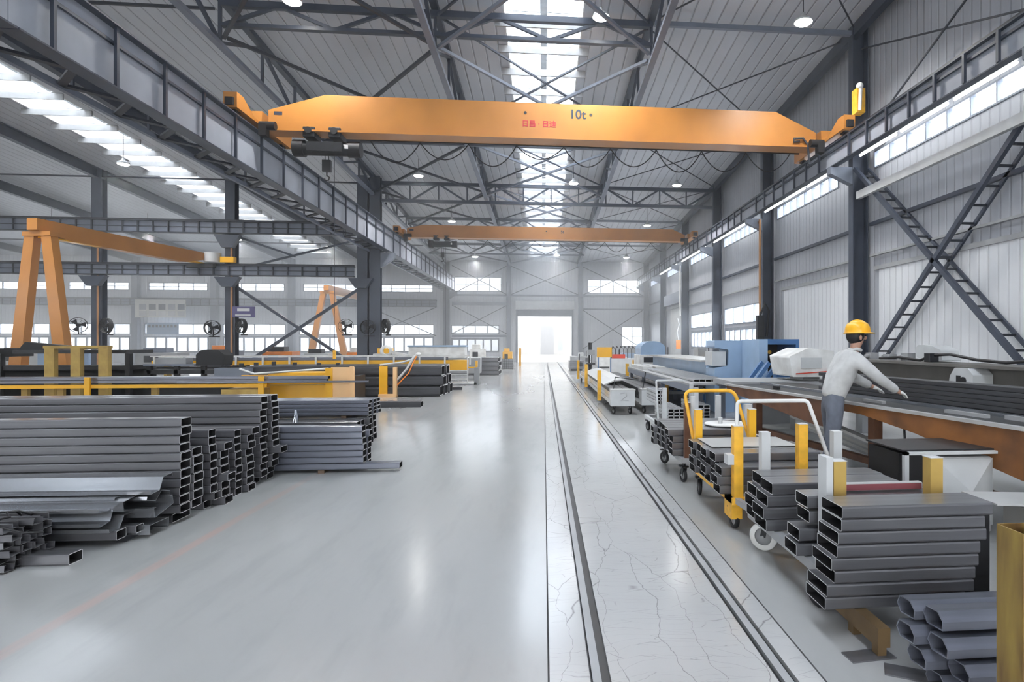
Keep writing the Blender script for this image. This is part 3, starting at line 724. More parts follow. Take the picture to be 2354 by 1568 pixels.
def bridge_crane(y, ztop, zbot, xl, xr, label, dep=.42, tap=2.1, hx=-6.35, lettering=None, s=1.0):
    t = thing('bridge_crane', label, 'overhead crane', ((xl + xr) / 2, y, zbot))
    zend = zbot + .58 * s
    prof = [(xl + .3, zbot + .02), (xr - .3, zbot + .02), (xr - .3, zend - .12), (xr - .3 - tap * .62, ztop), (xl + .3 + tap * .75, ztop), (xl + .3, zend)]
    MB().prism(prof, 'Y', y - dep / 2, y + dep / 2).build('box_girder', 'crane', t)
    MB().box(xl + .25, xr - .3, y - dep / 2 - .1, y + dep / 2 + .1, zbot - .03, zbot + .02).build('lower_flange', 'crane', t)
    for sx, x in ((-1, xl), (1, xr)):
        tr = MB()
        L = 1.75 * s
        prof = [(y - L, zbot + .46 * s), (y - L + .35, zbot + .46 * s), (y - L * .45, zbot + .16), (y - .35, zbot + .12), (y - .3, zbot + .50 * s), (y + .3, zbot + .50 * s), (y + .35, zbot + .12), (y + L * .45, zbot + .16), (y + L - .35, zbot + .46 * s), (y + L, zbot + .46 * s), (y + L, zbot + .06), (y - L, zbot + .06)]
        tr.prism(prof, 'X', x - .17, x + .17); tr.build('end_carriage', 'crane', t)
        for yy in (y - L + .3, y + L - .3):
            MB().cyl((x - .06, yy, zbot + .17 * s), (x + .06, yy, zbot + .17 * s), .19 * s, 18).build('travel_wheel', 'iron', t)
        MB().box(x - .1, x + .1, y - L - .08, y - L, zbot + .1, zbot + .3).build('buffer', 'black', t)
        m = MB(); m.cyl((x - sx * .2, y - .5, zbot + .02), (x - sx * .62, y - .5, zbot + .02), .12 * s, 14); m.box(x - sx * .3 - .1, x - sx * .3 + .1, y - .62, y - .38, zbot - .28, zbot + .05)
        m.build('drive_motor', 'black', t)
    MB().box(xl + .45, xl + .68, y - dep / 2 - .006, y - dep / 2, zend - .14, zend - .04).build('name_plate', 'ink', t)
    hoist(t, hx, y, zbot - .02, s)
    # festoon cable: separate loops
    n = 9; x0 = hx + 1.15; wseg = (xr - .9 - x0) / n
    for i in range(n):
        a, b = x0 + wseg * i, x0 + wseg * (i + 1); sag = (.62, .5, .66, .4, .6, .55, .68, .62, .58)[i] * s
        pts = [(a + (b - a) * k / 12, y + dep / 2 + .16, zbot - .05 - sag * (1 - (2 * k / 12 - 1) ** 2)) for k in range(13)]
        MB().tube(pts, .017, 6).build('festoon_cable', 'black', t)
    MB().bar((x0 - .3, y + dep / 2 + .16, zbot - .03), (xr - .6, y + dep / 2 + .16, zbot - .03), .03, .04).build('festoon_rail', 'iron', t)
    return t
YC1, YC2 = 18.6, 36.4
c1 = bridge_crane(YC1, 8.93, 7.86, -8.2, 8.8, 'large orange 10t bridge crane nearest the camera, spanning the whole hall')
yf = YC1 - .213
text_mesh('10t', .38, 'blue_ink', (.76, yf, 8.42), (PI / 2, 0, 0), c1)
text_mesh('\u65e5\u660c \u00b7 \u65e5\u8fea', .215, 'red_ink', (-.66, yf, 8.18), (PI / 2, 0, 0), c1)
for x in (-.55, 1.42): MB().cyl((x, yf - .004, 8.62), (x, yf + .01, 8.62), .045, 12).build('port_hole', 'black', c1)
m = MB()      # hand rail on the right end
m.tube([(7.3, YC1, 8.62), (7.32, YC1, 8.95), (8.1, YC1, 8.62), (8.35, YC1, 8.3)], .02, 6).tube([(7.32, YC1 + .15, 8.8), (8.2, YC1 + .15, 8.45)], .015, 6); m.build('hand_rail', 'rod', c1)
m = MB(); m.box(8.95, 9.2, YC1 - 1.9, YC1 - 1.6, 8.35, 9.05); m.build('control_box', 'amber', c1)
m = MB(); m.ball((9.03, YC1 - 1.9, 9.1), .1); m.tube([(9.03, YC1 - 1.9, 8.4), (9.03, YC1 - 1.95, 9.0)], .05, 8); m.build('signal_beacon', 'white', c1)
m = MB(); m.tube([(7.95, YC1 - .25, 8.02), (7.75, YC1 - .3, 7.98), (7.75, YC1 - .3, 8.08), (8.05, YC1 - .3, 8.1), (8.2, YC1 - .3, 7.9), (8.25, YC1 - .3, 7.3)], .035, 8); m.build('cable_guide', 'rod', c1)
c2 = bridge_crane(YC2, 8.60, 7.90, -8.2, 8.8, 'smaller orange bridge crane farther back in the hall', dep=.36, tap=1.2, hx=-5.9, s=.85)
text_mesh('5t', .24, 'blue_ink', (1.0, YC2 - .185, 8.2), (PI / 2, 0, 0), c2)
for x in (.15, ): MB().cyl((x, YC2 - .186, 8.35), (x, YC2 - .17, 8.35), .04, 10).build('port_hole', 'black', c2)

# ------------------------------------------------------------------ yellow semi-gantry cranes
def semi_gantry(xa, ya, xb, yb, h, label, leg_spread, foot_z=.25, s=1.0):
    t = thing('semi_gantry_crane', label, 'gantry crane', (xa, ya, 0), 'semi-gantry cranes')
    d = Vector((xb - xa, yb - ya, 0)).normalized(); a = Vector((-d.y, d.x, 0))
    A = Vector((xa, ya, h)); B = Vector((xb, yb, h))
    # tapered bridge: deeper in the middle
    m = MB(); vs = []
    for k, dep in ((0, .42), (.12, .62), (.85, .62), (1, .34)):
        p = A.lerp(B, k) if k else A - d * .35
        for i, j in ((-1, 0), (1, 0), (1, -1), (-1, -1)): vs.append(p + a * (.20 * s * i) + Vector((0, 0, dep * s * j + .15)))
    fs = [(0, 1, 2, 3), (15, 14, 13, 12)]
    for r in range(3):
        for k in range(4): fs.append((r * 4 + k, (r + 1) * 4 + k, (r + 1) * 4 + (k + 1) % 4, r * 4 + (k + 1) % 4))
    m.add(vs, fs); m.build('bridge_girder', 'crane', t)
    MB().bar(A + Vector((0, 0, -.48 * s)), B + Vector((0, 0, -.36 * s)), .34 * s, .05).build('lower_flange', 'yellow', t)
    top = A + Vector((0, 0, -.38 * s))
    for sg in (-1, 1):
        foot = Vector((xa, ya, foot_z)) + a * (sg * leg_spread)
        lt = top + a * (sg * .32 * s)
        m = MB(); vs = []
        for p, w in ((lt, .19 * s), (foot, .25 * s)):
            for i, j in ((-1, -1), (1, -1), (1, 1), (-1, 1)): vs.append(p + a * (w * i) + d * (.15 * s * j))
        m.add(vs, [(0, 1, 2, 3), (7, 6, 5, 4), (0, 4, 5, 1), (1, 5, 6, 2), (2, 6, 7, 3), (3, 7, 4, 0)]); m.build('leg', 'crane', t)
        MB().cyl(foot + a * .1 - d * .06 + Vector((0, 0, -.07)), foot + a * .1 + d * .06 + Vector((0, 0, -.07)), .18, 14).build('floor_wheel', 'iron', t)
    MB().bar(Vector((xa, ya, foot_z)) - a * (leg_spread + .5), Vector((xa, ya, foot_z)) + a * (leg_spread + .5), .3, .26).build('sill_beam', 'crane', t)
    MB().bar(top - a * .55 * s, top + a * .55 * s, .4 * s, .16).build('leg_cap', 'crane', t)
    MB().bar(B - a * .7 + Vector((0, 0, -.5 * s)), B + a * .7 + Vector((0, 0, -.5 * s)), .24, .2).build('end_carriage', 'iron', t)
    return t
g1 = semi_gantry(-18.5, 24.4, -17.2, 32.5, 6.12, 'tall yellow semi-gantry crane with A-shaped leg at the left edge', .98)
MB().cyl((-16.75, 32.7, 5.82), (-16.75, 32.7, 6.3), .38, 24).build('cable_drum', 'lgrey', g1)
MB().box(-16.3, -15.65, 32.5, 32.8, 5.82, 6.1).build('drive_box', 'yellow', g1)
g2 = semi_gantry(-15.5, 45.6, -15.2, 55.4, 5.75, 'small yellow semi-gantry crane behind the crossed braces', 1.3, s=.9)

# ------------------------------------------------------------------ lamps
def lamp_proto(drop):
    t = thing('high_bay_lamp', '', 'lamp', (0, 0, 0), 'high bay lamps')
    MB().cyl((0, 0, .16), (0, 0, drop), .012, 6).build('hanger_rod', 'rod', t)
    MB().lathe((0, 0, 0), [(.0, .26), (.05, .26), (.06, .18), (.10, .15), (.22, .07), (.255, 0), (.235, 0), (.2, .06), (.09, .12), (0, .12)], 20).build('lamp_shade', 'lgrey', t)
    MB().lathe((0, 0, 0), [(0, .09), (.17, .06), (.225, .005), (.2, -.03), (.1, -.055), (0, -.06)], 20).build('bulb', 'lamp', t)
    return t
LAMPS = [(-6.7, 17.0, 10.85, 'brightest lamp at the top left of the near cross truss'), (1.6, 17.0, 10.85, 'star-bright lamp right beside the skylight, above the near crane'), (7.0, 15.9, 10.4, 'bright lamp under the ribbed right roof, at the right roof strut'),
         (-6.1, 30.5, 9.9, 'lamp in front of the left half of the deep lattice truss'), (1.5, 30.8, 9.8, 'lamp in front of the deep lattice truss beside the skylight'), (6.7, 30.3, 9.7, 'lamp in front of the right half of the deep lattice truss'),
         (-5.7, 38.6, 9.3, 'lamp above the left part of the second crane'), (6.5, 38.0, 9.15, 'lamp above the right part of the second crane'), (-5.2, 47, 8.3, 'lamp below the second crane on the left'), (1.0, 47, 8.5, 'lamp below the second crane at the middle'), (6.4, 47, 8.4, 'lamp below the second crane on the right'),
         (-18.2, 19.6, 9.6, 'lamp at the left picture edge by the side skylight'), (-18.3, 28.5, 9.55, 'lamp hanging beside the left skylight'), (-25.5, 42, 9.0, 'lamp under the upper cross runway, far left bay'), (-30.5, 41, 8.4, 'lamp right of the tall yellow leg'), (-19.5, 41, 8.35, 'lamp left of the signed aisle column'), (-14.5, 43, 8.3, 'lamp above the small yellow gantry')]
proto = lamp_proto(.8)
for i, (x, y, z, lab) in enumerate(LAMPS):
    drop = ROOF(y) - z - .02
    o = proto if i == 0 else dup(proto, (x, y, z))
    o.location = (x, y, z); tag(o, 'round white ' + lab)
    rod = [c for c in bpy.data.objects if c.parent == o and c.name.startswith('hanger')][0]
    rod.scale = (1, 1, (drop - .16) / (.8 - .16))
    d = bpy.data.lights.new('lamp_light', 'SPOT'); d.energy = 1500; d.spot_size = 2.6; d.spot_blend = .6; d.shadow_soft_size = .22; d.color = (1, .99, .97)
    lo = bpy.data.objects.new('lamp_light', d); COL.objects.link(lo); lo.location = (x, y, z - .1)
# linear tube lamps below the right runway
k = 0
for n in range(-2, 4):
    for j in range(3):
        k += 1; y0 = yn(n) + .9 + j * 2.05
        t = thing('tube_lamp', 'long thin tube lamp %s' % (['hung under the right runway, out of frame', 'in the glowing row above the near window band', 'between the first and second right columns', 'past the second right column', 'past the third right column', 'far along the right runway'][n + 2]) + ', ' + ['near end', 'middle', 'far end'][j], 'tube lamp', (9.25, y0, 7.2), 'tube lamps below the right runway')
        MB().cyl((9.2, y0, 7.20), (9.2, y0 + 1.8, 7.20), .04, 10).build('light_tube', 'tubelight', t)
        MB().box(9.14, 9.26, y0, y0 + 1.8, 7.27, 7.33).build('lamp_housing', 'white', t)
        MB().bar((9.2, y0 + .2, 7.33), (8.95, y0 + .2, 7.5), .03, .03).bar((9.2, y0 + 1.6, 7.33), (8.95, y0 + 1.6, 7.5), .03, .03).build('lamp_bracket', 'iron', t)
# round fans and signs on the aisle columns
def fan_proto():
    t = thing('wall_fan', '', 'fan', (0, 0, 0), 'round fans on the aisle columns')
    m = MB(); m.lathe((0, 0, 0), [(.36, -.1), (.38, -.1), (.38, .1), (.36, .1), (.36, -.1)], 24, 'Y')
    m.build('fan_ring', 'black', t)
    m = MB()
    for r in (.12, .2, .28): m.lathe((0, 0, 0), [(r, -.105), (r + .008, -.105), (r + .008, -.097), (r, -.097)], 20, 'Y')
    for k in range(12):
        a = 2 * PI * k / 12; m.bar((0, -.1, 0), (.37 * math.cos(a), -.1, .37 * math.sin(a)), .008, .008)
    m.build('fan_guard', 'iron', t)
    m = MB()
    for k in range(3):
        a = 2 * PI * k / 3; m.add([(.05 * math.cos(a), .02, .05 * math.sin(a)), (.32 * math.cos(a - .3), .05, .32 * math.sin(a - .3)), (.33 * math.cos(a + .5), -.04, .33 * math.sin(a + .5)), (.05 * math.cos(a + 1), -.02, .05 * math.sin(a + 1)),
                                                           (.05 * math.cos(a), .03, .05 * math.sin(a)), (.32 * math.cos(a - .3), .06, .32 * math.sin(a - .3)), (.33 * math.cos(a + .5), -.03, .33 * math.sin(a + .5)), (.05 * math.cos(a + 1), -.01, .05 * math.sin(a + 1))], [(0, 1, 2, 3), (7, 6, 5, 4), (0, 4, 5, 1), (1, 5, 6, 2), (2, 6, 7, 3)])
    m.build('fan_blades', 'iron', t)
    MB().cyl((0, -.07, 0), (0, .16, 0), .09, 14).build('fan_motor', 'black', t)
    MB().bar((0, .12, 0), (0, .12, -.45), .05, .05).bar((-.2, .12, -.45), (.3, .12, -.45), .05, .05).build('fan_arm', 'black', t)
    return t
FANS = [(-23.1, 2.62, 'black fan on the left side of the thick aisle column'), (-21.8, 2.6, 'black fan on the right side of the thick aisle column'), (-16.75, 2.5, 'black fan left of the signed aisle column'), (-15.35, 2.6, 'black fan right of the signed aisle column'), (-10.2, 2.6, 'black fan left of the slim post'), (-9.1, 2.55, 'black fan in front of the gap beside the stout column'), (-8.2, 2.6, 'black fan right of the stout left column')]
fp = fan_proto()
for i, (x, z, lab) in enumerate(FANS):
    o = fp if i == 0 else dup(fp, (x, 32.7, z)); o.location = (x, 32.66 if x > -17 else 32.7, z); o.rotation_euler = (0, 0, (.5, -.4, .1, -.6, .3, 0, -.9)[i]); tag(o, lab)
t = thing('hanging_sign', 'violet rectangular sign on the aisle column above a fan', 'sign', (-15.3, 32.8, 3.0))
MB().box(-15.85, -14.75, 32.78, 32.84, 3.05, 3.6).build('sign_board', 'purple', t)
MB().box(-15.6, -15.0, 32.77, 32.78, 3.36, 3.5).box(-15.7, -14.95, 32.77, 32.78, 3.1, 3.2).build('sign_lettering', 'lgrey', t)
t = thing('notice_board', 'large pale notice board with five pictures on the end wall of the left bay', 'board', (-32.8, 56.2, 3.9))
MB().box(-34.9, -30.8, 55.8, 55.86, 3.95, 5.5).build('board_panel', 'screen', t)
for k in range(5):
    xx = -34.55 + k * .78
    MB().box(xx, xx + .55, 55.785, 55.8, 4.62, 5.1).build('picture', ['grey', 'iron', 'iron', 'grey', 'blue_ink'][k], t)
    MB().box(xx, xx + .55, 55.785, 55.8, 4.05, 4.5).build('caption', 'pale_steel', t)
t = thing('window_banner', 'pale blue-grey panel hanging over the lower windows below the notice board', 'banner', (-32.5, 56.2, 2.6))
MB().box(-34.0, -31.4, 55.85, 55.9, 2.5, 3.5).build('panel', 'ltblue', t)
for k in range(8): MB().box(-33.85 + k * .3, -33.67 + k * .3, 55.84, 55.85, 3.1, 3.32).build('character', 'ink', t)
# ------------------------------------------------------------------ hollow rectangular tubes
_TM = {}
def tube_mesh(L, w, h, mat, t=.006, r=.012):
    """hollow rectangular tube along X, centred in y, resting on z=0, from x=-L to x=0"""
    key = (round(L, 3), w, h, mat, t)
    if key in _TM: return _TM[key]
    def loop(hw, z0, z1, r):
        pts = []
        for cx, cz, a0 in ((hw - r, z1 - r, 0), (-hw + r, z1 - r, 90), (-hw + r, z0 + r, 180), (hw - r, z0 + r, 270)):
            for k in range(3):
                a = math.radians(a0 + 45 * k); pts.append((cx + r * math.cos(a), cz + r * math.sin(a)))
        return pts
    o = loop(w / 2, 0, h, r); i = loop(w / 2 - t, t, h - t, max(r - t, .002)); n = len(o)
    vs = [(x, y, z) for x in (0, -L) for lp in (o, i) for y, z in lp]
    fs = []
    for k in range(n):
        j = (k + 1) % n
        fs += [(k, j, 2 * n + j, 2 * n + k), (n + j, n + k, 3 * n + k, 3 * n + j), (k, n + k, n + j, j), (2 * n + k, 2 * n + j, 3 * n + j, 3 * n + k)]
    me = bpy.data.meshes.new('rectangular_tube'); me.from_pydata(vs, [], fs)
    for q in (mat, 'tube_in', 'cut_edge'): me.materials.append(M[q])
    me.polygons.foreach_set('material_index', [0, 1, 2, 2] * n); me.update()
    _TM[key] = me; return me
def put_tube(name, me, loc, rz, label, grp, cat='steel tube', rx=0.0, ry=0.0):
    o = bpy.data.objects.new(name, me); COL.objects.link(o); o.location = loc; o.rotation_euler = (rx, ry, rz)
    return tag(o, label, cat, grp)
def column(xe, y0, n, w, h, L, where, grp, z0=.0, side=1, mat='tube', jit=.012, kind='rectangular steel tube', top_lab=True, outl={}, lens=None, bottom=0):
    """one upright column of tubes; ends lined up near x=xe. side=1: tubes run to -x, -1: to +x"""
    for k in range(n):
        Lk = L if lens is None else lens[k]
        me = tube_mesh(Lk, w, h, mat)
        dx = random.uniform(-jit, jit) + outl.get(k, (0, 0))[0]; dy = random.uniform(-.006, .006) + outl.get(k, (0, 0))[1]
        rz = random.uniform(-.0012, .0012)
        if side == 1: loc = (xe + dx, y0 + w / 2 + dy, z0 + k * (h + .0015))
        else: loc = (xe + dx + Lk, y0 + w / 2 + dy, z0 + k * (h + .0015))
        pos = 'topmost' if k == n - 1 else ('bottom' if k == 0 else ORD[k + 1] + ' from below')
        put_tube('rectangular_tube', me, loc, rz, 'dark %s, %s, %s' % (kind, pos, where), grp)
def bearer(x, y0, y1, z0, h=.04, w=.08, lab='', grp='timber bearers under the steel'):
    return tag(MB().box(x - w / 2, x + w / 2, y0, y1, z0, z0 + h).build('timber_bearer', 'wood'), lab, 'bearer', grp)
G1 = 'tubes of the left front stacks'
LS = 'left front stack '
column(-3.40, 6.08, 11, .17, .08, 6, 'nearest column of the left front stacks', G1, z0=.10)
put_tube('rectangular_tube', tube_mesh(6, .3, .08, 'tube'), (-3.50, 6.27, .0), 0, 'flat wide steel tube on the floor under the nearest left column', G1)
column(-3.39, 6.265, 7, .17, .082, 6, 'second column of the left front stacks', G1, z0=.10)
column(-3.41, 6.60, 10, .14, .08, 6, 'third column of the left front stacks', G1, outl={0: (-.05, 0), 1: (.02, .03)})
column(-3.38, 6.76, 8, .17, .08, 6, 'fourth column of the left front stacks', G1, outl={7: (.03, .02), 3: (.05, .02), 0: (.04, .02)})
column(-3.42, 7.14, 9, .15, .08, 6, 'fifth column of the left front stacks', G1)
column(-3.38, 7.33, 9, .18, .08, 6, 'sixth column of the left front stacks', G1, outl={5: (-.03, 0), 8: (.03, .02)})
column(-3.40, 7.70, 13, .18, .08, 6, 'seventh, tall column of the left front stacks', G1, outl={0: (-.08, 0)})
column(-3.38, 7.95, 13, .19, .08, 6, 'eighth, tall rear column of the left front stacks', G1, outl={4: (.09, .03), 5: (.02, .02), 0: (-.06, 0), 1: (-.05, 0)})
for i, x in enumerate((-4.6, -7.5)):
    pass
G2 = 'tubes of the middle left stacks'
column(-2.36, 8.30, 1, .17, .08, 5.5, 'under the middle left stack', G2, z0=.04, side=1, mat='tube_b', outl={0: (.46, 0)}, kind='steel tube sticking out on the floor')
column(-2.38, 8.30, 6, .17, .08, 5.5, 'front column of the middle left stack', G2, z0=.125, mat='tube_b')
column(-2.37, 8.49, 6, .17, .08, 5.5, 'second column of the middle left stack', G2, z0=.04, mat='tube_b', outl={5: (.02, .01)})
column(-2.55, 8.72, 6, .2, .085, 5.5, 'third column of the middle left stack', G2, z0=.04, mat='tube')
column(-2.62, 8.94, 4, .2, .085, 5.5, 'fourth low column of the middle left stack', G2, z0=.04, mat='tube')
for i, x in enumerate((-2.9, -5.2, -7.4)): bearer(x, 8.28, 9.2, 0, lab=['right', 'middle', 'hidden left'][i] + ' timber bearer under the middle left stack')
G3 = 'tubes of the rear left stack'
for c in range(5):
    column(-2.95 + .035 * (c % 3), 9.95 + .225 * c, 4, .2, .105, 6, ORD[c + 1] + ' column of the lower rear left stack', G3, z0=.04, mat='tube_d' if c % 2 else 'tube', jit=.03)
for i, x in enumerate((-3.4, -5.8, -8.3)): bearer(x, 9.9, 11.1, 0, lab=['right', 'middle', 'outer'][i] + ' floor bearer under the rear left stack')
for i, x in enumerate((-3.3, -5.5, -8.0)): bearer(x, 10.45, 11.08, .466, .035, lab=['right', 'middle', 'outer'][i] + ' orange-brown spacer between the rear left stacks')
for c in range(3):
    column(-2.9 + .02 * c, 10.46 + .2 * c, 4, .18, .063, 6, ORD[c + 1] + ' column of the upper rear left stack', G3, z0=.503, mat='tube_b')
t = thing('strap', 'dark blue lashing strap around the upper rear left stack', 'strap', (-5.9, 10.4, .5))
MB().box(-5.98, -5.84, 10.43, 10.45, .40, .775).build('strap_band', 'blue_ink', t); MB().box(-5.98, -5.84, 10.43, 11.1, .765, .775).build('strap_top', 'blue_ink', t)
MB().box(-6.0, -5.8, 10.40, 10.43, .38, .42).build('strap_buckle', 'red', t)
# two bright lifting clamps leaning on the stack
for (x, lab, hgt) in ((-4.25, 'bright forked lifting clamp standing on the middle left stack', .30), (-3.85, 'small bright hook next to the forked clamp', .2)):
    t = thing('lifting_clamp', lab, 'clamp', (x, 9.88, .49), 'lifting clamps')
    m = MB(); z = .47
    m.tube([(x, 9.9, z), (x + .01, 9.9, z + hgt * .5), (x, 9.9, z + hgt)], .03, 10, radii=[.045, .03, .018]); m.build('clamp_body', 'chrome', t)
    if hgt > .25:
        MB().tube([(x - .13, 9.9, z), (x - .15, 9.9, z + .1), (x - .12, 9.9, z + .17)], .02, 8).tube([(x - .02, 9.9, z + .12), (x - .08, 9.9, z + .08), (x - .12, 9.9, z + .02)], .016, 8).build('clamp_jaw', 'chrome', t)
        MB().tube([(x + .03, 9.9, z), (x + .05, 9.9, z + .1)], .025, 8).build('clamp_grip', 'black', t)
G4 = 'dark bundles on the far left aisle edge'
for r in range(3):
    for c in range(3):
        L = 6.0
        put_tube('bundled_tube', tube_mesh(L, .66, .325, 'tube_d', .03, .07), (-3.32 + .05 * ((r * 2 + c) % 3), 20.3 + .69 * c, .01 + r * .328), 0,
                 'big dark steel bundle, %s layer, %s row of the dark left stack' % (['bottom', 'middle', 'top'][r], ['front', 'middle', 'rear'][c]), G4, 'steel bundle')
put_tube('rectangular_tube', tube_mesh(3.2, .3, .15, 'tube_d'), (-3.27, 16.8, 0), .0, 'single dark tube lying on the floor in front of the dark bundles', None)
put_tube('rectangular_tube', tube_mesh(.5, .2, .1, 'tube_d'), (-3.0, 22.9, 0), .1, 'short dark offcut on the floor right of the dark bundles', None)
G5 = 'far grey bundles by the aisle'
for r in range(4):
    for c in range(3):
        put_tube('bundled_tube', tube_mesh(6, .6, .235, 'tube', .03, .03), (-2.4 - .05 * (r % 2), 33.5 + .62 * c, .01 + r * .237), 0,
                 'grey steel bundle, %s layer, %s row of the far left pile by the gate' % (ORD[r + 1], ['front', 'middle', 'rear'][c]), G5, 'steel bundle')

# ------------------------------------------------------------------ folded channels in front, lower left
def channel_mesh(L, w, h, lip, t=.004, mat='purl_steel', zed=False):
    c = [(-w / 2, h if not zed else 0), (-w / 2, 0), (w / 2, 0), (w / 2, h)] if not zed else [(-w / 2, 0), (-w * .1, 0), (w * .1, h), (w / 2, h)]
    if not zed: c = [(-w / 2 + lip, h)] + c + [(w / 2 - lip, h)]
    else: c = [(-w / 2, lip)] + c + [(w / 2, h - lip)]
    # offset the centre line into a thin closed strip
    out = []; n = len(c)
    nor = []
    for i in range(n):
        a = Vector(c[max(i - 1, 0)]); b = Vector(c[min(i + 1, n - 1)]); d = (b - a)
        if d.length < 1e-6: d = Vector((1, 0))
        d.normalize(); nor.append(Vector((-d.y, d.x)) * t)
    o = [Vector(p) for p in c]; i_ = [Vector(p) + q for p, q in zip(c, nor)]
    loop = o + i_[::-1]; k = len(loop)
    vs = [(x, p.x, p.y) for x in (0, -L) for p in loop]
    fs = [(a, (a + 1) % k, k + (a + 1) % k, k + a) for a in range(k)]
    for x0 in (0, k):
        for a in range(n - 1): fs.append((x0 + a, x0 + a + 1, x0 + k - 2 - a, x0 + k - 1 - a) if x0 else (x0 + k - 1 - a, x0 + k - 2 - a, x0 + a + 1, x0 + a))
    me = bpy.data.meshes.new('folded_channel'); me.from_pydata(vs, [], fs); me.materials.append(M[mat]); me.update(); return me
CH = channel_mesh(4.5, .26, .085, .03); CZ = channel_mesh(4.5, .30, .10, .03, zed=True)
G6 = 'folded channels at the lower left'
rows = [(-3.60, 5.62, .0, 0, 'tube'), ]
put_tube('rectangular_tube', tube_mesh(4.5, .12, .08, 'tube'), (-3.56, 5.52, .05), -.035, 'narrow tube under the folded channels, its open end at the lower left pile', G6)
put_tube('rectangular_tube', tube_mesh(4.5, .10, .07, 'tube'), (-3.50, 5.66, .06), -.035, 'second narrow tube under the folded channels, just behind', G6)
put_tube('rectangular_tube', tube_mesh(1.6, .14, .085, 'tube'), (-3.62, 5.10, .0), -.02, 'single short box tube lying in front of the folded channels', G6)
chs = [(CZ, -3.58, 5.56, .130, 0, 'lowest folded channel, front'), (CH, -3.42, 5.80, .115, PI, 'lowest folded channel, rear'), (CZ, -3.64, 5.54, .205, .15, 'second folded channel in the front row'), (CH, -3.40, 5.84, .20, .25, 'second folded channel in the rear row'),
       (CZ, -3.66, 5.56, .28, -.1, 'third folded channel in the front row'), (CZ, -3.45, 5.82, .285, -.3, 'third folded channel in the rear row'), (CH, -3.55, 5.66, .37, PI + .12, 'upper folded channel lying face down'), (CZ, -3.40, 5.80, .40, .1, 'topmost folded channel')]
for me, x, y, z, rx, lab in chs:
    put_tube('folded_channel', me, (x, y, z), -.035 + random.uniform(-.008, .008), lab + ' of the lower left pile', G6, 'steel channel', rx=rx)
for k in range(4):
    tag(MB().box(-6.2 + k * .85, -6.12 + k * .85, 5.58, 5.95, 0, .05).build('timber_bearer', 'iron'), ORD[k + 1] + ' timber bearer from the left under the lower left channels', 'bearer')
# tied bundle of small bars at the left edge
AN = channel_mesh(2.6, .09, .05, .012, .005, 'tube')
k = 0
for r in range(6):
    for c in range(4):
        k += 1
        put_tube('small_channel', AN, (-3.94 + random.uniform(-.06, .06), 4.92 + .105 * c + random.uniform(-.012, .012), .012 + r * .057), random.uniform(-.01, .01),
                 'small channel bar, %s layer, %s from front, tied bundle at the lower left edge' % (ORD[r + 1], ORD[c + 1]), 'bars of the tied bundle', 'steel bar', rx=random.choice((0, PI * .02, -.1, .12)))
t = thing('tie_wire', 'black twisted wire tied around the small bars at the left edge', 'wire', (-4.1, 5.1, 0))
for q, x in enumerate((-4.12, -4.06)):
    pts = []
    for i in range(26):
        a = 2 * PI * i / 25; pts.append((x + .04 * math.sin(7 * a + q), 5.07 + .26 * math.cos(a) + .012 * math.sin(11 * a), .2 + .20 * math.sin(a) + .012 * math.cos(9 * a)))
    MB().tube(pts, .008, 6, cap=False).build('wire_loop', 'black', t)
MB().tube([(-4.05, 4.83, .36), (-3.98, 4.8, .44), (-4.0, 4.8, .40), (-3.88, 4.84, .34), (-3.8, 4.86, .31), (-3.7, 4.9, .3)], .008, 6).build('wire_tail', 'black', t)
# ------------------------------------------------------------------ trolleys on the right
def wheel(t, x, y, r, tyre='black', hub='grey', swing=0.0):
    """swivel caster with fork, tyre and hub"""
    tw = .032
    m = MB(); m.lathe((0, 0, 0), [(r * .62, -tw / 2), (r * .95, -tw / 2), (r, -tw / 3), (r, tw / 3), (r * .95, tw / 2), (r * .62, tw / 2), (r * .62, -tw / 2)], 24, 'X')
    m.rot(swing); 
    for v in m.v: v += Vector((x, y, r))
    w = m.build('caster_tyre', tyre, t)
    m = MB(); m.lathe((0, 0, 0), [(0, -tw * .3), (r * .62, -tw * .3), (r * .62, tw * .3), (0, tw * .3)], 20, 'X').cyl((-tw, 0, 0), (tw, 0, 0), .012, 8)
    m.rot(swing)
    for v in m.v: v += Vector((x, y, r))
    m.build('caster_hub', hub, t)
    m = MB()
    for s in (-1, 1): m.bar((s * (tw * .5 + .008), 0, 0), (s * (tw * .5 + .008), -.03, r + .02), .045, .005, up=(1, 0, 0))
    m.box(-.045, .045, -.06, .05, r + .015, r + .032); m.cyl((0, -.01, r + .03), (0, -.01, r + .06), .025, 10)
    m.rot(swing)
    for v in m.v: v += Vector((x, y, r))
    m.build('caster_fork', 'iron', t)
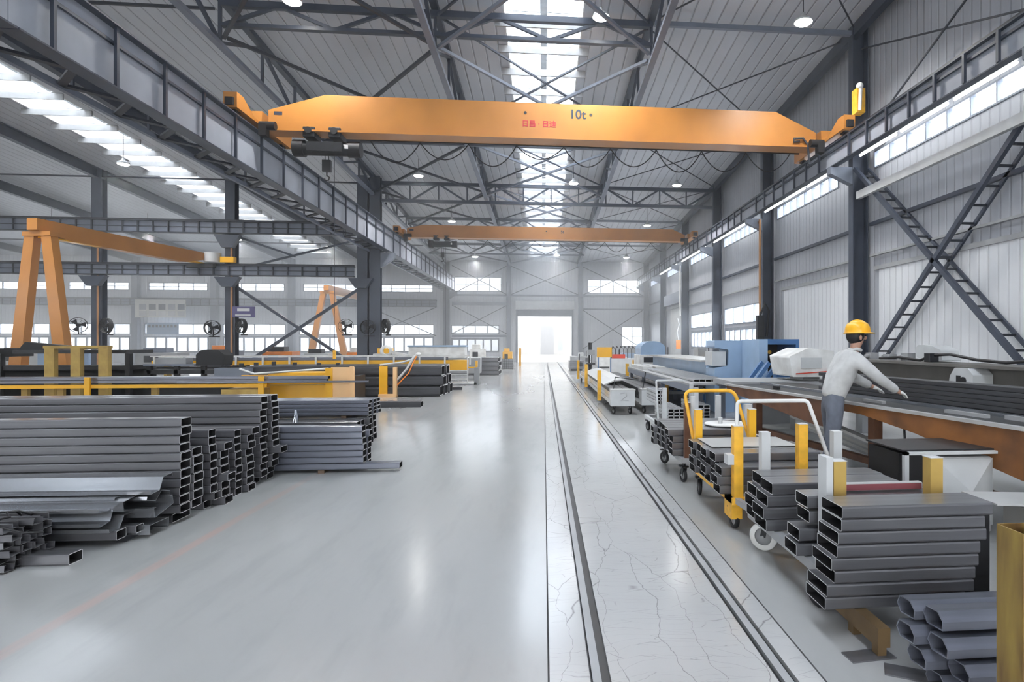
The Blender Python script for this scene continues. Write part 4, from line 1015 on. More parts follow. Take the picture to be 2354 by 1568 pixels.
def trolley(label, x0, x1, y0, y1, zd, fm, posts, r=.09, handle=None, tyre='black', hub='grey', sw=(.2, -.3, .1, .4)):
    t = thing('stake_trolley', label, 'trolley', ((x0 + x1) / 2, (y0 + y1) / 2, 0), 'stake trolleys on the right')
    h = .06
    m = MB()
    m.box(x0, x0 + .06, y0, y1, zd - h, zd).box(x1 - .06, x1, y0, y1, zd - h, zd).box(x0 + .06, x1 - .06, y0, y0 + .06, zd - h, zd).box(x0 + .06, x1 - .06, y1 - .06, y1, zd - h, zd)
    ym = (y0 + y1) / 2; m.box(x0 + .06, x1 - .06, ym - .03, ym + .03, zd - h, zd); m.build('deck_frame', fm, t)
    for (cx, cy), s in [q for q in zip(((x0 + .05, y0 + .12), (x0 + .05, y1 - .12), (x1 - .1, y0 + .12), (x1 - .1, y1 - .12)), sw) if q[1] is not None]:
        rr = min(r, (zd - h - .062) ); wheel(t, cx, cy, rr, tyre, hub, s)
    for px, py, z1, mt, w in posts:
        o = MB().box(px - w / 2, px + w / 2, py - w / 2, py + w / 2, zd - h, z1).build('stake_post', mt, t)
        MB().box(px - w / 2 - .003, px + w / 2 + .003, py - w / 2 - .003, py + w / 2 + .003, z1, z1 + .004).build('post_cap', 'lgrey', o)
    if handle:
        pts, hm, hr = handle; o = MB().tube(pts, hr, 12).build('push_handle', hm, t)
    return t
def rounded(path, r=.09, n=5):
    out = [Vector(path[0])]
    for a, b, c in zip(path, path[1:], path[2:]):
        a, b, c = Vector(a), Vector(b), Vector(c); p = b + (a - b).normalized() * r; q = b + (c - b).normalized() * r
        for i in range(n + 1):
            k = i / n; out.append(p * (1 - k) ** 2 + b * 2 * k * (1 - k) + q * k * k)
    out.append(Vector(path[-1])); return out

# A: nearest, white handle and white wheel
ha = rounded([(1.74, 5.42, .30), (1.77, 5.45, 1.17), (2.44, 5.45, 1.17), (2.62, 5.42, .66), (2.64, 5.42, .30)], .04)
tA = trolley('nearest stake trolley with white tube handle and one white-tyred caster', 1.72, 2.72, 3.66, 5.02, .29, 'grey',
             [(1.90, 3.80, .94, 'ochre', .085), (2.56, 3.80, .95, 'ochre', .085), (1.87, 4.70, 0, 'white', .0)][:2] + [(1.86, 5.0, .95, 'lgrey', .075), (2.49, 5.0, .95, 'lgrey', .075)], r=.085, handle=(ha, 'white', .018), sw=(.4, None, 0, .3))
wheel(tA, 1.80, 4.86, .115, 'white', 'grey', .9)
MB().box(1.80, 1.845, 3.74, 3.86, .23, .97).build('side_plate', 'lgrey', tA)
MB().bar((1.74, 5.42, .28), (1.8, 5.0, .26), .05, .05).build('handle_socket', 'grey', tA); MB().bar((2.64, 5.42, .28), (2.66, 5.0, .26), .05, .05).build('handle_socket', 'grey', tA)
MB().box(1.66, 1.79, 5.38, 5.5, .60, .69).build('handle_clamp', 'lgrey', tA)
GA = 'tubes on the nearest trolley'
for c in range(2):
    column(1.66 + .03 * c, 4.08 + .26 * c + .34, 4, .25, .088, 1.0, ['front', 'rear'][c] + ' row of the nearest trolley load', GA, z0=.293, side=-1, outl={0: (.0, 0), 3: (.04, .0), 1: (-.02, 0)})
# small open stack resting on the front cross bar
for k, (dx, lab) in enumerate(((.0, 'lowest'), (.02, 'second'), (.09, 'third'), (.08, 'topmost'))):
    put_tube('rectangular_tube', tube_mesh(.95, .20, .082, 'tube'), (1.66 + dx + .95, 3.98, .293 + k * .098 + (.02 if k > 1 else 0)), .0, 'black-ended steel tube, %s of four beside the worn front stake' % lab, GA, rx=0)
o = put_tube('rectangular_tube', tube_mesh(.62, .06, .05, 'pale_steel'), (2.60, 4.0, .695), .0, 'pale bar with a red side lying between the worn stakes', None)
MB().box(2.0, 2.58, 3.967, 3.9695, .70, .738)
rd = MB().box(1.99, 2.59, 3.9655, 3.9695, .70, .74).build('red_side', 'dull_red'); rd.parent = o; rd.location = rd.location - Vector((2.60, 4.0, .695))

# B: yellow, big orange handle
hb = rounded([(1.80, 6.92, .20), (1.63, 6.98, 1.15), (2.23, 6.98, 1.15), (2.38, 6.92, .62)], .10)
tB = trolley('yellow stake trolley with tall orange-yellow bent tube handle', 1.70, 2.70, 5.36, 6.86, .30, 'amber',
             [(1.76, 5.42, .95, 'amber', .085), (2.37, 5.42, .96, 'amber', .085), (1.745, 6.78, .95, 'yellow', .08), (2.37, 6.78, .95, 'yellow', .08)], r=.085, handle=(hb, 'amber', .021), sw=(.15, -.1, .3, .1))
MB().prism([(1.70, .10), (1.80, .10), (1.80, .30), (1.70, .30)], 'Y', 5.40, 5.62).build('frame_end', 'amber', tB)
GB = 'tubes on the yellow trolley'
for c in range(5):
    column(1.60 + (.0, .05, .02, .03, .0)[c], 5.50 + .235 * c, (3, 4, 4, 4, 4)[c], .22, .083, 1.0 + .05 * (c % 2), ORD[c + 1] + ' row of the yellow trolley load', GB, z0=.303, side=-1, mat='tube', outl={0: (.03, 0), 2: (.04, 0)})
tag(MB().box(1.7, 2.6, 6.05, 6.64, .645, .652).build('sheet_metal', 'pale_steel'), 'pale thin sheet lying on top of the yellow trolley load', 'sheet')
# C: third trolley
tC = trolley('third trolley behind the orange handle, brown and white stakes', 1.66, 2.66, 7.24, 8.66, .31, 'grey',
             [(1.74, 7.30, .98, 'rust', .07), (1.82, 7.34, 1.05, 'lgrey', .05), (2.5, 7.30, .95, 'lgrey', .08), (2.5, 8.58, .95, 'lgrey', .07)], r=.085, sw=(.2, .5, 0, .1))
GC = 'tubes on the third trolley'
for c in range(5):
    column(1.55 + (.04, .06, .02, 0, -.04)[c], 7.40 + .225 * c, 4, .21, .08, 1.1, ORD[c + 1] + ' row of the third trolley load', GC, z0=.313, side=-1, mat='tube', outl={3: (.03 * c - .06, 0)})
t = thing('round_base', 'white round base plate with a short stub on the third trolley load', 'base plate', (2.35, 7.75, .645))
MB().lathe((2.35, 7.75, .645), [(0, 0), (.26, 0), (.27, .01), (.26, .02), (0, .02)], 28).build('plate', 'white', t); MB().cyl((2.28, 7.72, .665), (2.28, 7.72, .74), .03, 12).build('stub', 'lgrey', t)
# D: fourth
hd = rounded([(1.98, 10.4, .22), (1.94, 10.42, 1.06), (2.42, 10.42, 1.06)], .03)
tD = trolley('fourth trolley with a thin pale upright handle and small open tube ends', 1.98, 3.0, 10.45, 11.9, .30, 'lgrey', [(2.10, 10.50, .92, 'lgrey', .07), (2.66, 10.50, .92, 'lgrey', .08), (2.9, 11.8, .9, 'lgrey', .07)], handle=(hd, 'lgrey', .018), sw=(0, .2, 0, .1))
GD = 'tubes on the fourth trolley'
def tube_bundle_y(x0, y0, nx, nz, w, h, L, z0, where, grp, mat='tube'):
    me = tube_mesh(L, w, h, mat)
    for i in range(nx):
        for k in range(nz):
            put_tube('rectangular_tube', me, (x0 + w / 2 + i * (w + .002), y0 + random.uniform(-.01, .01), z0 + k * (h + .0015)), -PI / 2,
                     'open-ended steel tube, %s across, %s up, %s' % (ORD[i + 1], ORD[k + 1], where), grp)
tube_bundle_y(2.18, 10.56, 3, 4, .10, .06, 1.3, .303, 'left bundle on the fourth trolley', GD)
tube_bundle_y(2.02, 10.9, 2, 4, .09, .06, 1.0, .60, 'upper bundle on the fourth trolley', GD)
tube_bundle_y(2.52 + .2, 10.6, 2, 5, .11, .06, 1.3, .303, 'right bundle on the fourth trolley', GD)
# E: long carts with pale end boxes and dark loads
def long_cart(x0, x1, y0, y1, lab, posts, mark, g):
    t = thing('long_cart', lab, 'cart', ((x0 + x1) / 2, y0, 0), 'long carts on the right')
    MB().box(x0, x1, y0, y0 + .35, .20, .58).build('end_box', 'lgrey', t, bevel=.01)
    MB().box(x0 - .01, x1 + .01, y0 - .01, y0 + .36, .58, .60).build('end_box_lid', 'pale_steel', t)
    MB().box(x0 + .02, x0 + .10, y0 + .36, y1, .22, .30).box(x1 - .10, x1 - .02, y0 + .36, y1, .22, .30).build('side_rail', 'pale_steel', t)
    m = MB()
    k = y0 + .9
    while k < y1: m.box(x0 + .10, x1 - .10, k, k + .08, .22, .29); k += 1.4
    m.build('cross_bars', 'iron', t)
    for wx_, wy in ((x0 + .08, y0 + .16), (x1 - .10, y0 + .16), (x0 + .08, y1 - .3), (x1 - .10, y1 - .3)): wheel(t, wx_, wy, .08, 'black', 'grey', .3)
    for px, py in posts:
        MB().box(px - .05, px + .05, py - .06, py + .06, .12, .95).build('stake_post', 'amber', t)
    if mark: MB().tube([(x0 + .22, y0 - .004, .50), (x0 + .36, y0 - .004, .52), (x0 + .38, y0 - .004, .45), (x0 + .24, y0 - .004, .34), (x0 + .42, y0 - .004, .33)], .005, 5).build('chalk_mark', 'grey', t)
    return t
long_cart(1.60, 2.18, 14.45, 27.6, 'long cart with a pale end box marked 2 and three orange side stakes', [(1.54, 16.9), (1.54, 22.2), (1.54, 27.3)], True, 0)
long_cart(2.36, 2.98, 14.6, 24.0, 'second long cart right of the marked one, its pale end box plain', [], False, 0)
GE = 'long tubes on the long carts'
me = tube_mesh(12, .16, .09, 'tube'); me2 = tube_mesh(8.6, .17, .09, 'tube_d')
for i in range(3):
    for k in range(3):
        put_tube('long_tube', me if k < 2 else tube_mesh(9, .16, .09, 'tube_d'), (1.73 + i * .165, 14.95 + .1 * k, .303 + k * .092), -PI / 2 , 'long steel tube, %s across in the %s layer of the marked cart' % (ORD[i + 1], ORD[k + 1]), GE)
        put_tube('long_tube', me2, (2.47 + i * .175, 15.1 + .1 * k, .303 + k * .092), -PI / 2, 'long steel tube, %s across in the %s layer of the plain cart' % (ORD[i + 1], ORD[k + 1]), GE)
t = thing('cover_sheet', 'pale curved cover sheet along the top of the two long cart loads', 'cover', (2.3, 17, .6))
MB().prism([(1.62, .585), (1.9, .70), (2.2, .74), (2.26, .71), (1.92, .67), (1.66, .565)], 'Y', 16.5, 24.0).build('sheet', 'pale_steel', t)
MB().bar((1.7, 14.8, .6), (1.74, 14.8, .88), .02, .02).bar((1.74, 14.8, .88), (2.3, 14.85, .8), .02, .02).bar((2.42, 14.8, .58), (2.5, 14.85, 1.0), .02, .02).build('thin_frame', 'iron', t)
# rack further right
t = thing('stake_rack', 'low rack with orange stakes beyond the long carts', 'rack', (4.0, 22, 0))
for x, y, z in ((3.45, 17.0, .9), (4.0, 20.9, .92), (5.0, 19.6, .95), (4.1, 27.6, .95), (3.3, 24, .9)): MB().box(x - .06, x + .06, y - .06, y + .06, 0, z).build('stake_post', 'amber', t)
MB().box(3.38, 3.46, 17.07, 27.5, .25, .35).box(5.0, 5.08, 17.07, 27.5, .25, .35).build('side_rail', 'grey', t)
m = MB(); 
for y in (17.2, 20.5, 24.4, 27.2): m.box(3.46, 5.0, y, y + .1, .25, .33)
m.build('cross_bars', 'grey', t)
tube_bundle_y(3.6, 17.5, 6, 3, .2, .1, 8.5, .352, 'far stake rack load', 'tubes on the far stake rack', 'tube')

# ------------------------------------------------------------------ front right stack, resting on bearers
tag(MB().box(1.79, 1.86, 3.12, 3.62, .06, .165).box(1.80, 1.85, 3.4, 3.46, 0, .06).box(1.80, 1.85, 3.14, 3.2, 0, .06).build('bearer_beam', 'brown_yellow'), 'worn yellow box beam lying under the front right stack', 'beam')
tag(MB().box(2.38, 2.48, 2.9, 3.64, 0, .165).build('bearer_beam', 'rust'), 'brown bearer under the right end of the front right stack', 'beam')
GR = 'tubes of the front right stack'
dx = (-.05, -.02, .0, -.03, .02, -.01, .03, .05)
ls = (.86, .90, .86, .90, .88, .91, .88, .93)
for k in range(8):
    put_tube('rectangular_tube', tube_mesh(ls[k], .26, .0725, 'tube', .005), (1.68 + (-.07, -.06, -.01, -.03, .0, .01, .03, .03)[k] + ls[k], 3.49, .166 + k * .0745), .004 * math.sin(k * 2), 'wide flat steel tube, %s of the front right stack' % ('topmost' if k == 7 else ('bottom' if k == 0 else ORD[k + 1] + ' from below')), GR)
# loose plates on the floor
for i, (x, y, rz, w, l) in enumerate(((1.78, 3.26, .1, .26, .11), (1.92, 3.05, -.5, .3, .12), (2.02, 2.92, .3, .34, .14))):
    o = MB().box(-w / 2, w / 2, -l / 2, l / 2, 0, .008).build('loose_plate', 'tube'); o.location = (x - .02, y - .1, 0 + i * .009 if i == 2 else 0); o.rotation_euler = (0, 0, rz)
    tag(o, ['small dark plate on the floor left of the worn yellow beam', 'dark plate on the floor beside the worn yellow beam', 'dark plate under the chamfered tubes'][i], 'plate', 'loose plates')
# chamfered tubes bottom right
def cham_mesh(L, w, h, mat='tube_b', t=.006):
    o = [(-w / 2, 0), (w / 2 - .028, 0), (w / 2, h * .5), (w / 2 - .028, h), (-w / 2 + .028, h), (-w / 2 - .01, h * .5)]
    i = [(a * .90, t + b * (h - 2 * t) / h) for a, b in o]; n = 6
    vs = [(x, y, z) for x in (0, L) for lp in (o, i) for y, z in lp]; fs = []
    for k in range(n):
        j = (k + 1) % n; fs += [(k, 2 * n + k, 2 * n + j, j), (n + k, n + j, 3 * n + j, 3 * n + k), (k, j, n + j, n + k), (2 * n + k, 3 * n + k, 3 * n + j, 2 * n + j)]
    me = bpy.data.meshes.new('chamfered_tube'); me.from_pydata(vs, [], fs); me.materials.append(M[mat]); me.update(); return me
CM = cham_mesh(1.6, .15, .085)
cl = [(1.70, 2.98, .30, 'rear tube of the top row'), (1.74, 2.82, .315, 'front tube of the top row'), (1.66, 2.92, .205, 'rear tube of the second row'), (1.72, 2.755, .215, 'front tube of the second row'),
      (1.68, 2.86, .11, 'rear tube of the third row'), (1.78, 2.69, .12, 'front tube of the third row'), (1.74, 2.80, .015, 'rear tube of the floor row'), (1.84, 2.62, .02, 'front tube of the floor row')]
cl = [(x + .16, y, z, lab) for x, y, z, lab in cl]
for x, y, z, lab in cl:
    o = put_tube('chamfered_tube', CM, (x, y, z), 0, 'six-sided bluish steel tube, ' + lab + ', lower right corner pile', 'six-sided tubes at the lower right', rx=-.10)
t = thing('stake_post', 'thick worn yellow square post standing in the lower right corner', 'post', (1.96, 2.33, 0))
MB().box(1.905, 2.05, 2.26, 2.265, 0, .94).box(1.905, 2.05, 2.40, 2.405, 0, .94).box(1.905, 1.91, 2.265, 2.40, 0, .94).box(2.045, 2.05, 2.265, 2.40, 0, .94).build('post_tube', 'rusty_yellow', t, bevel=.002)
MB().box(1.83, 2.09, 2.2, 2.46, 0, .012).build('foot_plate', 'rust', t)
# ------------------------------------------------------------------ long table on the right
TA, TB = Vector((3.18, 10.45, 0)), Vector((4.30, 2.6, 0)); TD = (TB - TA).normalized(); TN = Vector((-TD.y, TD.x, 0))   # TN points away from the aisle
if TN.x < 0: TN = -TN
def tp(s, n, z): return tuple(TA + TD * s + TN * n + Vector((0, 0, z)))
t = thing('work_table', 'long dark work table with a pale edge and rust-brown side beams', 'table', tuple(TA))
LT = (TB - TA).length
def slabt(mb, s0, s1, n0, n1, z0, z1):
    v = [tp(s, n, z) for z in (z0, z1) for s in (s0, s1) for n in (n0, n1)]
    mb.add(v, [(0, 2, 3, 1), (4, 5, 7, 6), (0, 1, 5, 4), (2, 6, 7, 3), (0, 4, 6, 2), (1, 3, 7, 5)])
m = MB(); slabt(m, 0, LT, .05, 1.5, .955, .985); m.build('table_top', 'iron', t)
m = MB(); slabt(m, 0, LT, -.02, .05, .968, 1.0); m.build('edge_strip', 'pale_steel', t)
m = MB(); slabt(m, .2, LT, .55, .62, .985, 1.02); m.build('guide_rail', 'chrome', t)
# fish-bellied side beams
def belly(s0, s1, prof, nm, mat):
    m = MB(); n = len(prof); vs = []
    for off in (.0, .03):
        for k, dz in prof: vs.append(tp(s0 + (s1 - s0) * k, off, .967))
        for k, dz in reversed(prof): vs.append(tp(s0 + (s1 - s0) * k, off, .93 - dz))
    q = 2 * n; m.add(vs, [tuple(range(q)), tuple(range(2 * q - 1, q - 1, -1))] + [(i, q + i, q + (i + 1) % q, (i + 1) % q) for i in range(q)])
    m.build(nm, mat, t)
belly(.05, 3.05, [(0, .06), (.25, .12), (.6, .22), (.88, .30), (1, .30)], 'side_beam', 'rust')
belly(3.1, LT, [(0, .05), (.12, .06), (.3, .16), (.55, .38), (.8, .42), (1, .42)], 'side_beam', 'rustwall')
for s in (.9, 3.72, 5.9):
    for n in (.06, 1.35):
        m = MB(); slabt(m, s, s + .11, n, n + .11, 0, .92); m.build('leg', 'rust' if n < 1 else 'black', t)
m = MB(); slabt(m, .9, 5.9, .2, .28, .25, .33); m.build('stretcher', 'rust', t)
m = MB(); slabt(m, 5.95, 6.1, -.12, -.02, 0, .9); m.build('front_post', 'black', t)
# dark tubes on the table
gt = 'long dark tubes on the work table'
ang = math.atan2(-TD.y, -TD.x)
me = tube_mesh(6.2, .11, .052, 'tube_d', .004, .006)
for k in range(5):
    for c in range(2):
        s_ = 1.45 + (.1 * (k % 2)); p = TA + TD * s_ + TN * (.95 + .115 * c)
        put_tube('long_tube', me, (p.x, p.y, .988 + k * .0535), math.atan2(-TD.y, -TD.x), 'long black steel tube on the work table, %s layer, %s row' % (['bottom', 'second', 'third', 'fourth', 'top'][k], ['front', 'rear'][c]), gt)
for i, (s, n, w, h, lab) in enumerate(((1.2, .25, .12, .05, 'small dark clamp on the far part of the work table'), (3.3, .3, .35, .03, 'thin flat steel piece on the middle of the work table'), (4.6, .3, .5, .035, 'flat steel piece on the near part of the work table'), (5.2, .42, .3, .04, 'short flat bar near the front of the work table'))):
    m = MB(); slabt(m, s, s + w, n, n + .06, .985, .985 + h); tag(m.build('clamp' if i == 0 else 'flat_bar', 'grey' if i else 'black'), lab, 'clamp' if i == 0 else 'flat bar')
# pale profiles leaning under the table
gp = 'pale profiles leaning under the work table'
for k in range(6):
    p = Vector((3.66 + .10 * k, 9.4, .80 - .085 * k)); q = Vector((4.02 + .10 * k, 5.75 + .1 * (k % 3), .40 - .065 * k))
    m = MB(); m.bar(p, q, .11, .035)
    tag(m.build('pale_profile', 'white' if k % 2 == 0 else 'lgrey'), ['first', 'second', 'third', 'fourth', 'fifth', 'sixth'][k] + ' sloping profile from the aisle under the work table', 'steel profile', gp)
tag(MB().tube([tp(4.25, .1, .92), tp(4.3, .08, .6), tp(4.2, .0, .3), tp(4.0, -.05, .05), tp(3.9, -.1, .012)], .013, 8).build('hanging_cable', 'black'), 'black cable hanging from the work table to the floor', 'cable')
# big machine beam behind
t = thing('machine_beam', 'big grey machine beam with a flat top flange along the right wall', 'machine', (6.3, 7, 0))
MB().box(6.0, 6.06, 2.5, 11.6, 1.08, 1.37).build('web_plate', 'warmgrey', t); MB().box(5.78, 6.5, 2.5, 11.6, 1.37, 1.41).build('top_flange', 'warmgrey', t)
MB().box(5.86, 6.4, 2.5, 11.6, 1.04, 1.08).build('bottom_flange', 'iron', t)
for y in (3.5, 6.0, 8.5, 11.0): MB().box(6.0, 6.4, y, y + .25, 0, 1.04).build('leg', 'grey', t)
m = MB(); m.prism([(7.62, 1.10), (7.62, 1.28), (7.72, 1.365), (7.98, 1.365), (8.08, 1.25), (8.12, 1.10)], 'X', 5.70, 5.99); m.build('bearing_block', 'lgrey', t, bevel=.01)
MB().cyl((5.685, 7.80, 1.19), (5.70, 7.80, 1.19), .055, 16).box(5.69, 5.70, 7.86, 7.94, 1.12, 1.26).build('bearing_bore', 'black', t)
t = thing('cable_chain', 'black cable and hose loop lying along the top of the machine beam', 'hose', (6.1, 7, 1.41), None)
MB().tube([(6.0, 10.4, 1.44), (6.0, 9.8, 1.47), (6.05, 9.3, 1.43), (6.0, 8.9, 1.52), (6.0, 8.5, 1.54), (6.05, 8.0, 1.47), (6.0, 7.4, 1.45), (6.0, 6.9, 1.49), (6.0, 6.7, 1.5), (6.05, 6.65, 1.44)], .022, 8).build('hose', 'black', t)
MB().box(5.92, 6.06, 6.6, 6.78, 1.415, 1.53).box(5.92, 6.06, 8.85, 9.0, 1.415, 1.55).build('hose_clip', 'iron', t)
t = thing('motor_cover', 'rounded pale cover on top of the machine beam', 'cover', (6.1, 8.9, 1.41))
MB().prism([(8.85, 1.43), (8.9, 1.6), (9.1, 1.66), (9.45, 1.68), (9.55, 1.62), (9.5, 1.48), (9.3, 1.43)], 'X', 6.12, 6.42).build('cover_shell', 'lgrey', t, bevel=.02)
for i, (y, h) in enumerate(((10.9, .12), (10.3, .1), (9.75, .13))):
    tag(MB().box(6.12, 6.26, y, y + .2, 1.41, 1.41 + h).cyl((6.12, y + .1, 1.46), (6.05, y + .1, 1.46), .04, 10).build('valve_block', 'grey'), ['far', 'middle', 'near'][i] + ' small grey valve block on the machine beam', 'valve block', 'valve blocks')
# white head machine with red line
t = thing('cutting_machine', 'white slanted machine head with a red line next to the worker', 'machine', (5.5, 10.4, 0))
MB().prism([(4.60, 1.08), (5.30, 1.08), (5.40, 1.56), (4.90, 1.62), (4.53, 1.46)], 'Y', 10.9, 11.9).build('head_shell', 'white', t, bevel=.03)
MB().bar((4.65, 10.885, 1.14), (5.25, 10.885, 1.18), .012, .02).build('red_line', 'red', t)
MB().box(4.75, 5.15, 10.885, 10.897, 1.24, 1.44).build('control_panel', 'lgrey', t)
MB().box(4.92, 5.25, 11.2, 11.8, 0, 1.08).build('pedestal', 'grey', t)
# grey housing near the right edge
t = thing('grey_housing', 'grey folded machine housing with a black opening, under the near end of the work table', 'machine', (3.5, 5.0, 0))
MB().box(3.10, 3.14, 4.98, 5.02, 0, .76).box(3.10, 3.98, 4.98, 5.02, .735, .76).build('side_frame', 'lgrey', t)
MB().prism([(5.05, .03), (5.6, .03), (5.6, .70), (5.05, .70)], 'X', 3.42, 4.0).build('housing_box', 'lgrey', t, bevel=.01) if 0 else MB().box(3.42, 3.95, 5.05, 5.6, .03, .70).build('housing_box', 'lgrey', t, bevel=.01)
m = MB(); m.add([(3.42, 5.03, .69), (3.66, 4.90, .42), (3.42, 5.03, .1), (3.95, 5.03, .69), (3.95, 5.03, .1), (3.42, 5.05, .69), (3.66, 4.92, .42), (3.42, 5.05, .1), (3.95, 5.05, .69), (3.95, 5.05, .1)], [(0, 1, 3), (0, 2, 1), (1, 2, 4), (1, 4, 3), (5, 8, 6), (5, 6, 7), (6, 9, 7), (6, 8, 9)]); m.build('folded_front', 'lgrey', t)
MB().box(3.12, 3.42, 5.1, 5.6, .03, .735).build('opening', 'black', t)
MB().box(3.10, 3.98, 5.02, 5.62, .762, .775).build('top_plate', 'iron', t)
tag(MB().box(2.66, 2.76, 3.72, 3.84, .0, .70).box(2.78, 2.9, 3.72, 3.84, 0, .70).build('box_section_offcut', 'iron'), 'pair of dark upright box sections right of the nearest trolley', 'offcut')
tag(MB().add([(2.66, 3.35, .745), (3.35, 3.30, .72), (3.35, 3.66, .72), (2.66, 3.66, .745), (2.66, 3.35, .755), (3.35, 3.30, .73), (3.35, 3.66, .73), (2.66, 3.66, .755)], [(0, 1, 2, 3), (7, 6, 5, 4), (0, 4, 5, 1), (1, 5, 6, 2), (2, 6, 7, 3), (3, 7, 4, 0)]).box(2.9, 3.3, 3.4, 3.6, 0, .70).build('sheet_stand', 'pale_steel'), 'pale sheet on a stand right of the front right stack', 'stand')

# ------------------------------------------------------------------ blue machines
t = thing('blue_cabinet', 'dark blue open cabinet showing black insides, by the right wall', 'machine', (5.4, 13.6, 0))
MB().box(4.86, 5.06, 13.4, 14.6, 0, 1.80).build('side_panel', 'ltblue', t); MB().box(5.72, 5.80, 13.4, 14.6, 0, 1.80).build('side_panel', 'blue', t)
MB().box(5.06, 5.72, 13.4, 14.6, 1.68, 1.80).build('top_panel', 'blue', t); MB().box(5.06, 5.72, 14.5, 14.6, 0, 1.68).build('back_panel', 'black', t); MB().box(5.06, 5.72, 13.45, 14.5, 1.0, 1.05).build('shelf', 'blue', t)
m = MB()
for i in range(9): m.box(5.12 + .06 * i, 5.16 + .06 * i, 13.9, 14.2, 1.05, 1.15 + .28 * ((i * 37) % 10) / 10)
m.build('inner_parts', 'iron', t); MB().cyl((5.28, 13.88, 1.5), (5.28, 13.86, 1.5), .045, 14).build('gauge', 'amber', t)
t = thing('tube_positioner', 'small blue slanted frame standing before the blue cabinet', 'machine', (5.0, 12.7, 0))
MB().bar((4.45, 12.5, .9), (4.75, 12.5, 1.3), .08, .08).build('slanted_bar', 'blue', t); MB().bar((4.65, 12.5, .9), (4.95, 12.5, 1.3), .08, .08).build('slanted_bar', 'blue', t); MB().bar((4.45, 12.9, .9), (4.75, 12.9, 1.3), .08, .08).build('slanted_bar', 'blue', t)
m = MB(); m.box(4.9, 5.45, 12.45, 12.5, .85, .93).box(4.9, 5.45, 12.45, 12.5, 1.22, 1.30).box(4.9, 4.98, 12.45, 12.5, .93, 1.22).box(5.37, 5.45, 12.45, 12.5, .93, 1.22).box(4.98, 5.37, 12.5, 12.9, .9, 1.25); m.build('box_frame', 'blue', t)
MB().box(4.5, 5.4, 12.55, 12.95, 0, .85).build('base', 'grey', t)
t = thing('blue_press', 'light blue machine body left of the dark blue cabinet', 'machine', (4.6, 15, 0))
MB().prism([(4.2, 0), (4.95, 0), (4.95, 1.78), (4.2, 1.78), (4.2, 1.6), (4.55, 1.55), (4.55, 1.15), (4.2, 1.1)], 'Y', 14.7, 15.5).build('body', 'ltblue', t, bevel=.03)
MB().box(4.15, 4.5, 14.75, 15.4, 1.15, 1.5).build('work_head', 'lgrey', t)
t = thing('machine_bed', 'long light blue machine bed stretching towards the far right', 'machine', (4.6, 19, 0))
MB().box(4.25, 5.15, 15.6, 23.5, .75, 1.22).build('bed', 'ltblue', t); MB().box(4.1, 5.3, 15.6, 23.5, 1.22, 1.27).build('bed_plate', 'pale_steel', t)
for y in (15.8, 18, 20.4, 23): MB().box(4.35, 5.05, y, y + .4, 0, .75).build('leg', 'blue', t)
t = thing('roller_table', 'long grey plate table before the light blue machine bed', 'table', (3.3, 13, 0))
MB().box(2.9, 4.1, 12.0, 21.0, .86, .90).build('table_top', 'grey', t); MB().box(2.9, 2.96, 12.0, 21.0, .72, .86).box(4.04, 4.1, 12.0, 21, .72, .86).build('apron', 'frame_lt', t)
for y in (12.2, 15.2, 18.2, 20.7):
    for x in (2.96, 3.94): MB().box(x, x + .1, y, y + .1, 0, .72).build('leg', 'frame_lt', t)
tube_bundle_y(3.1, 12.4, 6, 1, .12, .06, 5.5, .902, 'flat row on the grey plate table', 'tubes on the grey plate table', 'tube')
for i, (x, y, l) in enumerate(((3.35, 18.1, 2.6), (2.98, 18.2, 2.5))):
    tag(MB().box(x, x + .3, y, y + l, .902, 1.0).build('steel_plate_stack', 'pale_steel'), ['right', 'left'][i] + ' pale plate stack on the far end of the grey plate table', 'plates')
t = thing('grey_plate_bench', 'grey bench with thick plate top between the long table and blue machines', 'table', (4.3, 11.8, 0))
MB().box(3.45, 5.6, 10.9, 12.2, .90, 1.0).build('bench_top', 'grey', t)
for x in (3.55, 5.4):
    for y in (11.0, 12.0): MB().box(x, x + .1, y, y + .1, 0, .9).build('leg', 'frame_lt', t)
t = thing('hooded_machine', 'white machine with a light blue curved hood by the far right columns', 'machine', (4.4, 24.8, 0))
prof = [(3.9 + .5 - .5 * math.cos(a), 1.5 + .3 * math.sin(a)) for a in [PI * k / 10 for k in range(11)]] + [(4.9, 1.25), (3.9, 1.25)]
MB().prism(prof, 'Y', 24.3, 25.8).build('hood', 'ltblue', t); MB().box(3.85, 4.95, 24.2, 25.9, .2, 1.25).build('body', 'white', t, bevel=.03)
MB().box(4.0, 4.7, 24.19, 24.2, .95, 1.15).build('grille', 'iron', t); MB().box(3.95, 4.85, 24.3, 25.8, 0, .2).build('plinth', 'grey', t)
t = thing('orange_panel', 'big orange-yellow screen board on blue legs, right of the track', 'screen', (2.9, 30, 0))
MB().box(2.62, 3.36, 30.0, 30.06, 1.02, 1.52).build('board', 'yellow', t)
for x in (2.66, 3.28): MB().box(x, x + .05, 30.0, 30.06, 0, 1.02).build('leg', 'blue', t)
t = thing('drilling_machine', 'dark upright drilling machine beside the orange screen board', 'machine', (2.0, 27, 0))
MB().box(1.95, 2.4, 28.6, 29.1, 0, .35).build('base', 'iron', t); MB().cyl((2.2, 28.9, .35), (2.2, 28.9, 1.75), .09, 14).build('pillar', 'iron', t)
MB().box(2.05, 2.38, 28.5, 29.05, 1.15, 1.4).build('head', 'grey', t); MB().cyl((2.2, 28.6, .8), (2.2, 28.6, 1.15), .03, 10).build('spindle', 'chrome', t); MB().box(2.0, 2.4, 28.45, 28.8, .72, .78).build('drill_table', 'iron', t)
t = thing('valve_rack', 'row of bent pipes with a red box near the far right', 'machine', (4.2, 33, 0))
